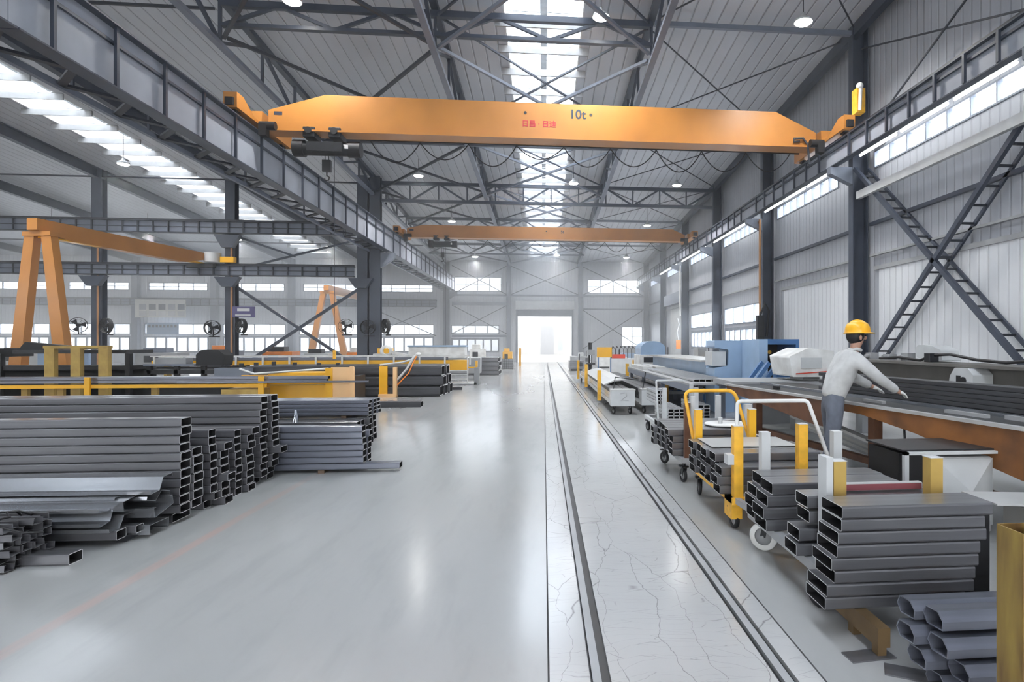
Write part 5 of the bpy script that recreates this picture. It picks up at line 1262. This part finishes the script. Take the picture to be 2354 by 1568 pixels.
MB().box(3.6, 5.2, 32.8, 33.3, 0, .9).build('cabinet', 'lgrey', t); MB().box(3.7, 4.4, 32.78, 32.8, .92, 1.12).box(3.7, 4.4, 32.8, 33.0, .9, 1.1).build('red_box', 'red', t)
for k in range(7):
    x = 3.7 + .22 * k; MB().tube([(x, 33.1, .9), (x, 33.1, 1.4), (x + .05, 33.0, 1.55), (x + .12, 32.9, 1.45)], .025, 8).build('bent_pipe', 'iron', t)
g = 'far machines on the right'
for i, (x, y, w, d, h, mt, lab) in enumerate(((1.6, 38, .9, 2.5, .9, 'tube', 'far grey pallet stack at the right edge of the track'), (5.9, 30, 1.6, 2, 1.0, 'ltblue', 'pale blue box machine under the second lower window'), (6.5, 36, 1.4, 1.6, 1.3, 'lgrey', 'pale grey cabinet near the service door'), (3.8, 42, 2.0, 2, 1.1, 'white', 'white machine in the far right corner'), (6.0, 46, 2.0, 2, 1.4, 'ltblue', 'pale blue machine in the far right corner'),
                                              (2.6, 47, 1.0, 1.4, 1.0, 'grey', 'grey crate near the end wall on the right'), (7.2, 22.5, 1.3, 2.5, 1.25, 'grey', 'grey cabinet below the first lower window'), (7.0, 27.5, 1.0, 1.6, 1.5, 'amber', 'yellowish box below the lower window, by the column'))):
    t = thing('shop_machine', lab, 'machine', (x + w / 2, y, 0), g)
    MB().box(x, x + w, y, y + d, .1, h * .7).build('body', mt, t, bevel=.02); MB().box(x + .1, x + w - .1, y + .1, y + d - .1, 0, .1).build('plinth', 'iron', t)
    MB().box(x + w * .1, x + w * .5, y + .1, y + d * .6, h * .7, h).build('upper_unit', 'grey' if mt != 'grey' else 'lgrey', t, bevel=.02); MB().box(x + w * .6, x + w * .9, y - .01, y, h * .3, h * .6).build('panel', 'iron', t)
    MB().cyl((x + w * .75, y + d * .4, h * .7), (x + w * .75, y + d * .4, h * 1.15), .03, 8).build('pole', 'iron', t)
# grey duct on the third wall bay and pole in the corner
t = thing('electric_box', 'cables and orange warning box on the third right column', 'electric box', (9.2, yn(3), 1.2))
MB().box(8.95, 9.27, yn(3) - .2, yn(3) - .12, 1.35, 1.95).build('warning_box', 'orange', t); MB().tube([(9.1, yn(3) - .16, 1.95), (9.0, yn(3) - .2, 2.5), (9.15, yn(3) - .16, 3.0), (9.05, yn(3) - .18, 3.4)], .04, 8).build('cable_loom', 'lgrey', t)
tag(MB().cyl((9.2, yn(1) - .24, 1.9), (9.2, yn(1) - .24, 7.0), .05, 10).cyl((9.2, yn(1) - .24, 6.9), (9.2, yn(1) - .05, 6.9), .05, 10).build('service_pipe', 'copper'), 'orange-brown pipe running up the second right column', 'pipe')
tag(MB().cyl((9.2, yn(3) - .24, 3.6), (9.2, yn(3) - .24, 7.0), .05, 10).build('service_pipe', 'white'), 'cream pipe running up the fourth right column', 'pipe')
t = thing('fuse_board', 'dark clutter of switches and cables at the foot of the second right column', 'electric box', (9.2, yn(1), 1.8))
MB().box(9.0, 9.3, yn(1) - .5, yn(1) - .3, 1.7, 2.9).build('box', 'iron', t); MB().tube([(9.1, yn(1) - .52, 2.9), (9.3, yn(1) - .6, 3.4), (9.5, yn(1) - .5, 3.1), (9.4, yn(1) - .5, 2.0)], .05, 8).build('cable', 'black', t)

# ------------------------------------------------------------------ left bay machines
RY = 17.6
t = thing('tube_rack', 'long low rack with a bright yellow rail and short yellow stakes, left', 'rack', (-15, RY, 0))
MB().box(-26, -7.62, RY - .05, RY + .05, .50, .59).build('yellow_rail', 'yellow', t)
for x in (-24, -20, -16.2, -12.15, -7.72): MB().box(x - .07, x + .07, RY - .10, RY - .051, .0, .80).build('stake_post', 'yellow', t)
for x in (-15.2, -14.0, -13.1, -10.7): MB().box(x - .08, x + .08, RY + .3, RY + .4, 0, .50).build('leg', 'ochre', t)
MB().box(-26, -7.8, RY + .3, RY + .4, .50, .58).build('rear_rail', 'ochre', t)
MB().box(-8.8, -7.8, RY + .0, RY + .9, .18, .44).build('end_bracket', 'ochre', t)
gl = 'tubes on the yellow rail rack'
for k, (y, xe, w, h, z, lab) in enumerate(((RY + .16, -6.05, .2, .085, .622, 'lower front'), (RY + .16, -6.0, .2, .085, .709, 'upper front'), (RY + .38, -6.2, .2, .085, .622, 'lower rear'), (RY + .38, -6.2, .2, .085, .709, 'upper rear'))):
    put_tube('long_tube', tube_mesh(12, w, h, 'tube_b'), (xe, y, z), 0, 'long bluish tube on the yellow rail rack, ' + lab, gl)
put_tube('long_tube', tube_mesh(5, .06, .05, 'tube_b'), (-4.85, RY - .14, .625), 0, 'thin bluish bar reaching past the yellow rack to the right', gl)
t = thing('yellow_machine', 'yellow boxy machine with a peach door panel behind the rack tubes', 'machine', (-6.7, 18.8, 0))
MB().box(-7.85, -5.9, 18.25, 19.3, .05, .86).build('body', 'yellow', t, bevel=.015); MB().box(-6.1, -5.45 , 18.2, 18.24, .02, 1.02).build('door_panel', 'peach', t)
MB().box(-7.8, -6.1, 18.23, 18.249, .50, .53).build('seam', 'ochre', t); MB().box(-5.9, -5.45, 18.25, 19.3, .05, .75).build('side_unit', 'iron', t)
MB().box(-6.25, -6.05, 18.18, 18.24, .02, 1.0).build('corner_post', 'yellow', t); MB().box(-5.55, -5.45, 18.1, 18.19, .02, 1.05).build('corner_post', 'peach', t)
MB().prism([(-8.6, .80), (-7.9, .80), (-7.9, .05), (-8.2, .05), (-8.35, .45), (-8.6, .7)], 'Y', 18.3, 18.4).build('chute', 'yellow', t)
MB().tube([(-8.6, 18.2, .98), (-8.2, 18.2, .84), (-7.0, 18.3, .92), (-6.2, 18.3, .98)], .03, 8).build('hose', 'white', t)
t = thing('yellow_stand', 'narrow yellow stand with a hose arm at the right end of the yellow machine', 'stand', (-5.1, 19.9, 0))
MB().box(-5.45 + .25, -4.95, 19.9, 20.05, .0, .98).build('post', 'yellow', t); MB().box(-4.75, -4.65, 19.8, 20.2, .1, .95).box(-5.2, -4.65, 19.8, 20.2, 0, .1).build('side_frame', 'peach', t)
MB().tube([(-4.7, 20.0, .5), (-4.35, 20.0, .9), (-4.15, 20.0, 1.25), (-4.0, 20.0, 1.36)], .045, 8).tube([(-5.2, 20.0, 1.02), (-4.5, 20.0, 1.1), (-4.2, 20.0, 1.2)], .03, 8).build('hose_arm', 'lgrey', t)
MB().tube([(-4.72, 19.95, .3), (-4.3, 19.95, .75), (-4.05, 19.95, 1.3)], .02, 8).build('hose', 'orange', t); MB().ball((-4.0, 20.0, 1.36), .09, .07, .06).build('arm_head', 'white', t)
t = thing('portal_frame', 'open yellow portal frame in front of the black machinery, left', 'frame', (-14.3, 19.2, 0))
for x in (-14.2, -13.5, -12.75): MB().box(x - .13 + (0), x + .13, 19.0, 19.16, .0, 1.56).build('upright', 'ochre', t)
MB().box(-14.35, -12.6, 18.98, 19.18, 1.56, 1.64).build('top_bar', 'ochre', t)
t = thing('black_machine', 'big black machine with shelves and rollers behind the yellow portal frame', 'machine', (-17, 20.5, 0))
MB().box(-27, -12.6, 19.9, 21.2, .9, 1.02).box(-27, -12.6, 19.9, 21.2, .42, .5).build('shelf', 'iron', t); MB().box(-27, -12.6, 21.0, 21.2, 0, .9).build('back_panel', 'black', t)
MB().box(-27, -16.3, 19.8, 21.2, 1.3, 1.56).build('top_housing', 'iron', t); MB().box(-27, -16.4, 19.85, 20.3, 1.02, 1.3).build('roller_unit', 'frame_lt', t)
MB().box(-15.9, -12.7, 19.9, 21.2, 1.40, 1.50).build('top_table', 'iron', t)
for x in (-26, -22.5, -19, -16.3, -14.9, -12.7): MB().box(x, x + .14, 19.85, 19.99, 0, 1.4 if x > -16.4 else 1.3).build('leg', 'black', t)
for k in range(7): MB().cyl((-26 + 1.3 * k, 19.7, .70), (-25.2 + 1.3 * k, 19.7, .70), .13, 14).build('roller', 'lgrey' if k % 3 == 0 else 'iron', t)
MB().prism([(-15.9, 1.5), (-15.3, 1.5), (-14.3, 1.52), (-13.4, 1.55), (-14.8, 1.66), (-15.7, 1.75)], 'Y', 20.1, 20.4).build('guard', 'black', t)
t = thing('black_machine', 'black machine with a rounded motor and cut-outs left of the white rail conveyor', 'machine', (-11.5, 20.5, 0))
MB().box(-12.4, -9.9, 20.2, 21.0, .75, .88).box(-12.4, -9.9, 20.2, 21.0, 0, .5).build('bed', 'iron', t)
MB().prism([(-10.9, 1.0), (-10.1, 1.0), (-10.05, 1.35), (-10.25, 1.5), (-10.75, 1.5), (-10.9, 1.35)], 'Y', 20.3, 20.9).build('motor', 'black', t, bevel=.03)
for x in (-12.3, -11.5, -10.7, -10.1): MB().box(x, x + .12, 20.2, 20.34, .5, 1.0).build('leg', 'black', t)
MB().box(-12.4, -10.9, 20.2, 20.9, 1.0, 1.06).build('top_table', 'frame_lt', t); MB().box(-12.1, -11.2, 20.3, 20.7, 1.06, 1.25).build('gearbox', 'grey', t)
MB().box(-10.0, -9.0, 19.6, 19.9, 0.5, .95).build('side_box', 'frame_lt', t)
t = thing('black_rack', 'black upright rack with thin white rails left of the yellow machine', 'rack', (-9.5, 20.4, 0))
for x in (-9.7, -9.25, -8.7, -8.05, -7.3, -6.7): MB().box(x - .05, x + .05, 20.6, 20.7, 0, 1.12 - .03 * (int(x * 10) % 3)).build('upright', 'iron', t)
MB().box(-9.7, -6.6, 20.71, 20.75, .62, .66).box(-9.7, -6.6, 20.71, 20.75, .88, .92).build('rail', 'lgrey', t); MB().box(-9.7, -6.6, 20.78, 21.3, .2, .58).build('tray', 'iron', t)
# white-railed yellow conveyor
CY = 25.6
t = thing('rail_conveyor', 'long yellow conveyor with white rail frames and posts, left of the aisle', 'conveyor', (-9, CY, 0))
MB().box(-15.4, -3.75, CY, CY + .5, .84, 1.02).build('conveyor_beam', 'yellow', t); MB().box(-4.6, -3.15, CY + .02, CY + .48, .60, 1.02).build('drive_end', 'orange' if 0 else 'yellow', t)
MB().box(-15.4, -3.1, CY - .08, CY - .03, 1.17, 1.21).box(-15.4, -3.1, CY + .6, CY + .65, 1.17, 1.21).build('top_rail', 'white', t)
x = -15.3; k = 0
while x < -3.0:
    MB().box(x, x + .06, CY - .08, CY - .02, .84, 1.17).build('rail_post', 'white', t); x += 1.02
MB().box(-15.4, -4.7, CY + .05, CY + .45, .68, .78).build('belt_frame', 'iron', t)
for x in (-15, -12, -9, -6.5, -4.4): MB().box(x, x + .12, CY + .1, CY + .4, 0, .84).build('leg', 'ochre', t)
MB().box(-3.95, -3.9, CY - .1, CY - .05, .1, .84).box(-3.15, -3.1, CY - .1, CY - .05, .1, 1.17).box(-3.9, -3.15, CY - .1, CY - .05, .40, .44).box(-3.9, -3.15, CY - .1, CY - .05, .22, .26).box(-3.9, -3.15, CY - .1, CY - .05, .57, .61).build('end_ladder', 'white', t)
MB().box(-4.0, -2.75, CY - .2, CY + .6, .02, .10).build('foot_frame', 'white', t); MB().box(-2.85, -2.65, CY - .2, CY + .05, 0, .72).build('end_foot', 'grey', t); MB().box(-3.1, -2.75, CY - .1, CY, .68, .74).box(-2.8, -2.72, CY - .12, CY, .74, 1.0).build('end_guard', 'yellow', t)
gq = 'tubes behind the white rails'
for k in range(3): put_tube('long_tube', tube_mesh(11, .14, .12, 'tube_b'), (-3.95 - .1 * k, CY + .12 + .15 * k, 1.022), 0, ORD[k + 1] + ' bluish tube lying behind the white rails of the yellow conveyor', gq)
# far left machines
def small_machine(x, y, w, h, d, mt, top, lab, nm='shop_machine'):
    t = thing(nm, lab, 'machine', (x + w / 2, y, 0), 'machines deep in the left bay')
    MB().box(x, x + w, y, y + d, .08, h).build('body', mt, t, bevel=.02); MB().box(x + .06, x + w - .06, y + .05, y + d - .05, 0, .08).build('plinth', 'iron', t)
    MB().box(x + w * .15, x + w * .7, y + d * .1, y + d * .7, h, h * 1.22).build('top_unit', top, t, bevel=.02)
    MB().box(x + w * .2, x + w * .55, y - .012, y, h * .55, h * .85).build('window_panel', 'iron' if mt not in ('iron',) else 'lgrey', t)
    return t
LM = [(-15.6, 35.5, 1.6, 1.25, 1.2, 'orange', 'iron', 'orange and black machine left of the small gantry'), (-13.4, 35.6, 1.3, 1.15, 1, 'lgrey', 'iron', 'rounded grey machine left of the small gantry legs'), (-11.2, 36.0, .9, 1.2, .8, 'orange', 'white', 'red-orange box with white frame between the gantry legs'),
      (-22.5, 36, 2.2, 1.2, 1.2, 'grey', 'frame_lt', 'grey machine behind the signed aisle column'), (-19.3, 37, 1.5, 1.3, 1.2, 'frame_lt', 'orange', 'dark machine with an orange top unit, left of the signed column'), (-27.5, 36, 2.6, 1.25, 1.4, 'ltblue', 'amber', 'pale blue machine with a yellow top unit, centre of the left bay'),
      (-8.4, 31.0, 1.2, 1.2, 1, 'lgrey', 'yellow', 'pale machine with a yellow upper panel right of the stout column'), (-3.0, 45, .7, 1.1, .7, 'yellow', 'yellow', 'orange-yellow cabinet left of the open gate'), (-4.9, 41, 1.0, 1.35, .8, 'white', 'white', 'white box machine near the left end of the gate wall'),
      (-33, 40, 3.0, 1.2, 1.5, 'lgrey', 'iron', 'pale machine below the notice board'), (-38, 38, 2.5, 1.3, 1.5, 'grey', 'orange', 'grey machine with orange top at the left edge')]
for a in LM: small_machine(*a[:5], a[5], a[6], a[7])
t = thing('saw_line', 'long white saw machine with a light blue lid behind the conveyor end', 'machine', (-5, 29.5, 0))
MB().box(-6.3, -3.7, 29.2, 30.0, 1.02, 1.55).build('cover', 'white', t, bevel=.02); MB().box(-6.35, -3.65, 29.15, 30.05, 1.55, 1.62).build('lid', 'ltblue', t); MB().box(-6.3, -3.0, 29.2, 30.0, .3, 1.02).build('base_frame', 'grey', t)
for x in (-6.2, -3.3): MB().box(x, x + .15, 29.3, 29.9, 0, .3).build('leg', 'iron', t)
MB().lathe((-7.4, 29.6, 1.35), [(.16, -.1), (.28, -.1), (.28, .1), (.16, .1), (.16, -.1)], 20, 'Y').bar((-7.2, 29.6, 1.3), (-6.4, 29.6, 1.12), .12, .12).build('saw_guard', 'white', t)
t = thing('gate_stand', 'yellow striped post with a small black wire box left of the gate', 'post', (-1.85, 47, 0))
MB().box(-1.9, -1.72, 46.9, 47.1, 0, 1.35).build('post', 'yellow', t)
t = thing('wire_cage', 'small dark wire box on the floor near the gate', 'crate', (-2.4, 41, 0))
m = MB()
for i in range(6):
    m.box(-2.75 + i * .14, -2.73 + i * .14, 41, 41.02, 0, .7)
for j in range(5): m.box(-2.75, -2.03, 41.02, 41.04, j * .17, j * .17 + .02)
m.build('mesh_front', 'iron', t); MB().box(-2.75, -2.03, 41.05, 41.7, .02, .66).build('contents', 'grey', t)
# orange robot at the left edge
t = thing('welding_robot', 'orange welding robot with hoses at the left edge', 'robot', (-20.2, 22.3, 0))
MB().box(-20.2, -19.5, 22.0, 22.6, .0, 1.55).build('pedestal', 'iron', t); MB().box(-20.05, -19.6, 22.0, 22.5, 1.55, 2.25).build('column', 'orange', t, bevel=.04)
MB().bar((-20.4, 22.1, 2.0), (-19.8, 22.1, 1.95), .22, .2).bar((-20.6, 22.1, 1.7), (-20.35, 22.1, 2.05), .2, .2).build('arm', 'orange', t, bevel=.03); MB().box(-19.85, -19.6, 22.0, 22.3, 2.25, 2.5).build('yellow_motor', 'yellow', t)
MB().cyl((-19.3, 22.2, 1.56), (-19.3, 22.2, 1.85), .2, 16).build('reel', 'rust', t); MB().tube([(-19.3, 22.1, 1.85), (-18.9, 22.1, 1.95), (-18.6, 22.1, 1.8), (-18.5, 22.1, 1.58)], .02, 8).build('hose', 'black', t)
MB().box(-19.8, -19.65, 21.98, 22.0, 1.75, 1.95).build('label_plate', 'white', t)
# ------------------------------------------------------------------ worker
def skin_mesh(name, joints, edges, radii, mat, parent, sub=2, off=(0, 0, 0), root=0, smooth=True):
    me = bpy.data.meshes.new(name); me.from_pydata([Vector(j) for j in joints], edges, []); me.update()
    o = bpy.data.objects.new(name, me); COL.objects.link(o)
    sk = o.modifiers.new('skin', 'SKIN'); sk.use_smooth_shade = True
    if not me.skin_vertices: 
        bpy.context.view_layer.objects.active = o
    lay = me.skin_vertices[0].data if me.skin_vertices else None
    for i, v in enumerate(lay):
        r = radii[i]; v.radius = r if isinstance(r, tuple) else (r, r); v.use_root = (i == root)
    sb = o.modifiers.new('sub', 'SUBSURF'); sb.levels = sub; sb.render_levels = sub
    dg = bpy.context.evaluated_depsgraph_get(); dg.update()
    m2 = bpy.data.meshes.new_from_object(o.evaluated_get(dg)); bpy.data.objects.remove(o); m2.name = name
    m2.materials.clear(); m2.materials.append(M[mat]); m2.polygons.foreach_set('use_smooth', [True] * len(m2.polygons))
    o = bpy.data.objects.new(name, m2); COL.objects.link(o); o.parent = parent; return o
M['skin'] = paint('skin_tone', (.48, .27, .19), .5, var=.06)
M['shirt'] = paint('grey_work_jacket', (.52, .52, .51), .75, var=.12, scale=9, bump=.25)
M['trouser'] = paint('blue_grey_trousers', (.13, .145, .18), .8, var=.15, scale=10, bump=.25)
M['glove'] = paint('off_white_glove', (.66, .66, .64), .8, var=.08, scale=14)
P = thing('person', 'worker in a yellow helmet and pale grey jacket leaning over the long work table', 'person', (3.44, 7.0, 0))
# local frame: x = forward (towards the table), y = left, z up; turned so that he faces the table
J = dict(pel=(0, 0, .98), waist=(.03, 0, 1.12), chest=(.15, 0, 1.34), neck=(.25, 0, 1.55), head0=(.285, 0, 1.63), head=(.30, 0, 1.74), crown=(.30, 0, 1.82),
         shL=(.20, .19, 1.48), shR=(.20, -.19, 1.48), elL=(.36, .30, 1.26), elR=(.40, -.28, 1.27), wrL=(.60, .26, 1.13), wrR=(.66, -.22, 1.11), haL=(.68, .24, 1.10), haR=(.74, -.20, 1.08),
         hipL=(0, .10, .93), hipR=(0, -.10, .93), knL=(.05, .13, .51), knR=(-.06, -.13, .51), anL=(-.02, .14, .10), anR=(-.16, -.13, .10), toL=(.17, .16, .035), toR=(.03, -.15, .035))
def chain(names_edges, R, nm, mat, sub=2):
    ns = []; 
    for a, b in names_edges:
        for k in (a, b):
            if k not in ns: ns.append(k)
    return skin_mesh(nm, [J[k] for k in ns], [(ns.index(a), ns.index(b)) for a, b in names_edges], [R[k] for k in ns], mat, P, sub)
E_all = [('pel', 'waist'), ('waist', 'chest'), ('chest', 'neck'), ('neck', 'head0'), ('chest', 'shL'), ('chest', 'shR'), ('shL', 'elL'), ('elL', 'wrL'), ('wrL', 'haL'), ('shR', 'elR'), ('elR', 'wrR'), ('wrR', 'haR'),
         ('pel', 'hipL'), ('pel', 'hipR'), ('hipL', 'knL'), ('knL', 'anL'), ('hipR', 'knR'), ('knR', 'anR'), ('anL', 'toL'), ('anR', 'toR'), ('head0', 'head'), ('head', 'crown')]
Rb = dict(pel=(.13, .11), waist=(.12, .10), chest=(.145, .11), neck=.055, head0=.06, head=(.082, .098), crown=(.06, .07), shL=.065, shR=.065, elL=.042, elR=.042, wrL=.030, wrR=.030, haL=(.028, .018), haR=(.028, .018), hipL=.085, hipR=.085, knL=.058, knR=.058, anL=.042, anR=.042, toL=.035, toR=.035)
chain(E_all, Rb, 'body', 'skin')
E_j = [('pel', 'waist'), ('waist', 'chest'), ('chest', 'neck'), ('chest', 'shL'), ('chest', 'shR'), ('shL', 'elL'), ('elL', 'wrL'), ('shR', 'elR'), ('elR', 'wrR')]
Rj = dict(pel=(.175, .15), waist=(.17, .14), chest=(.185, .145), neck=.07, shL=.095, shR=.095, elL=.068, elR=.068, wrL=.052, wrR=.052)
chain(E_j, Rj, 'jacket', 'shirt')
E_t = [('waist', 'pel'), ('pel', 'hipL'), ('pel', 'hipR'), ('hipL', 'knL'), ('knL', 'anL'), ('hipR', 'knR'), ('knR', 'anR')]
Rt = dict(waist=(.13, .11), pel=(.155, .13), hipL=.105, hipR=.105, knL=.08, knR=.08, anL=.07, anR=.07)
chain(E_t, Rt, 'trousers', 'trouser')
for s, k, a in ((1, 'toL', 'anL'), (-1, 'toR', 'anR')):
    t0, a0 = Vector(J[k]), Vector(J[a])
    m = MB(); c = (t0 + Vector((a0.x, a0.y, .05))) / 2; m.ball(c + Vector((0, 0, .005)), .155, .055, .05, 16, 10); m.cyl(a0 + Vector((0, 0, -.03)), a0 + Vector((0, 0, .08)), .06, 14)
    for v in m.v: v.z = max(v.z, .002)
    o = m.build('boot', 'black'); o.parent = P
# gloved hands with five fingers spread on the work
def hand(w, h, s):
    w, h = Vector(w), Vector(h); d = (h - w).normalized(); side = Vector((0, s, 0)); up = d.cross(side).normalized() * (1 if s > 0 else -1)
    js = [w, w + d * .05]; ed = [(0, 1)]; rr = [.028, (.034, .022)]
    palm = w + d * .075
    for i, (off, ln) in enumerate(((.033, .070), (.012, .082), (-.011, .076), (-.032, .058))):
        b = palm + side * off; p1 = b + d * ln * .5 + up * -.010; p2 = b + d * ln * .85 + Vector((0, 0, -.035)); p0 = b
        n = len(js); js += [p0, p1, p2]; ed += [(1, n), (n, n + 1), (n + 1, n + 2)]; rr += [.0125, .0105, .0085]
    n = len(js); js += [w + d * .045 - side * .042 * -1 * (1), w + d * .085 + side * .058 + Vector((0, 0, -.015))]; ed += [(1, n), (n, n + 1)]; rr += [.013, .0095]
    return skin_mesh('glove', js, ed, rr, 'glove', P, 2)
hand(J['wrL'], J['haL'], -1); hand(J['wrR'], J['haR'], 1)
# face, ears, hair
m = MB(); m.ball((.392, 0, 1.72), .022, .016, .024); m.build('nose', 'skin').parent = P
for s in (-1, 1):
    m = MB(); m.ball((.293, .094 * s, 1.72), .018, .012, .03); m.build('ear', 'skin').parent = P
    m = MB(); m.ball((.379, .034 * s, 1.745), .010, .013, .008); m.build('eye', 'black').parent = P
MB().box(.374, .386, -.024, .024, 1.672, 1.678).build('mouth', 'rust').parent = P
m = MB(); m.ball((.272, 0, 1.745), .103, .098, .105, 18, 12); m.build('hair', 'black').parent = P
# helmet: shell, brim, ridge
m = MB(); prof = [(.142, 0), (.142, .03), (.134, .07), (.112, .108), (.075, .132), (.03, .142), (0, .144)]
m.lathe((.30, 0, 1.775), prof, 28); m.build('helmet', 'yellow').parent = P
m = MB(); m.lathe((.318, 0, 1.772), [(.128, .004), (.172, -.004), (.172, .004), (.13, .012)], 28); m.build('helmet_brim', 'yellow').parent = P
m = MB(); m.tube([(.185, 0, 1.86), (.24, 0, 1.91), (.30, 0, 1.922), (.36, 0, 1.91), (.415, 0, 1.86)], .012, 8); m.build('helmet_ridge', 'yellow').parent = P
m = MB(); m.tube([(.22, .06, 1.575), (.255, .085, 1.59), (.31, .06, 1.575), (.325, 0, 1.555), (.31, -.06, 1.575), (.255, -.085, 1.59), (.22, -.06, 1.575), (.2, 0, 1.585), (.22, .06, 1.575)], .02, 8, cap=False); m.build('collar', 'shirt').parent = P
P.rotation_euler = (0, 0, -.05); P.scale = (1.03, 1.03, 1.03)
# thin dust haze: one air volume around the whole place, thickening towards the open gate
hm = bpy.data.materials.new('dust_haze'); hm.use_nodes = True; nt = hm.node_tree
nt.nodes.remove(nt.nodes['Principled BSDF'])
vs_ = nt.nodes.new('ShaderNodeVolumeScatter'); vs_.inputs['Color'].default_value = (.95, .975, 1, 1); vs_.inputs['Anisotropy'].default_value = .4
tc_ = nt.nodes.new('ShaderNodeTexCoord'); sp_ = nt.nodes.new('ShaderNodeSeparateXYZ'); mr_ = nt.nodes.new('ShaderNodeMapRange')
mr_.interpolation_type = 'SMOOTHSTEP'
mr_.inputs['From Min'].default_value = 22; mr_.inputs['From Max'].default_value = 58; mr_.inputs['To Min'].default_value = .0012; mr_.inputs['To Max'].default_value = .034
nt.links.new(tc_.outputs['Object'], sp_.inputs[0]); nt.links.new(sp_.outputs['Y'], mr_.inputs['Value']); nt.links.new(mr_.outputs[0], vs_.inputs['Density'])
nt.links.new(vs_.outputs[0], nt.nodes['Material Output'].inputs['Volume']); M['haze'] = hm
hz = MB().box(XL - 3, XR + 3, YB - 3, 110, -1, 16).build('haze', 'haze', keep=True)
tag(hz, 'thin bright dust haze thickening towards the open gate', 'haze', kind='stuff')
# ------------------------------------------------------------------ world and view
w = bpy.data.worlds.new('sky'); SC.world = w; w.use_nodes = True
bg = w.node_tree.nodes['Background']; bg.inputs[0].default_value = (.94, .97, 1, 1); bg.inputs[1].default_value = 9.5
SC.view_settings.view_transform = 'Standard'; SC.view_settings.look = 'None'; SC.view_settings.gamma = 1
SC.view_settings.exposure = -0.30; SC.view_settings.use_curve_mapping = False
SC.cycles.use_denoising = True; SC.cycles.max_bounces = 5; SC.cycles.diffuse_bounces = 3; SC.cycles.volume_bounces = 0; SC.cycles.use_adaptive_sampling = True; SC.cycles.adaptive_threshold = .07; SC.cycles.volume_step_rate = 3; SC.cycles.volume_max_steps = 24; SC.cycles.light_sampling_threshold = .01; SC.cycles.use_light_tree = False; SC.cycles.glossy_bounces = 3
SC.cycles.transparent_max_bounces = 5; SC.cycles.sample_clamp_indirect = 6; SC.cycles.caustics_reflective = False; SC.cycles.caustics_refractive = False
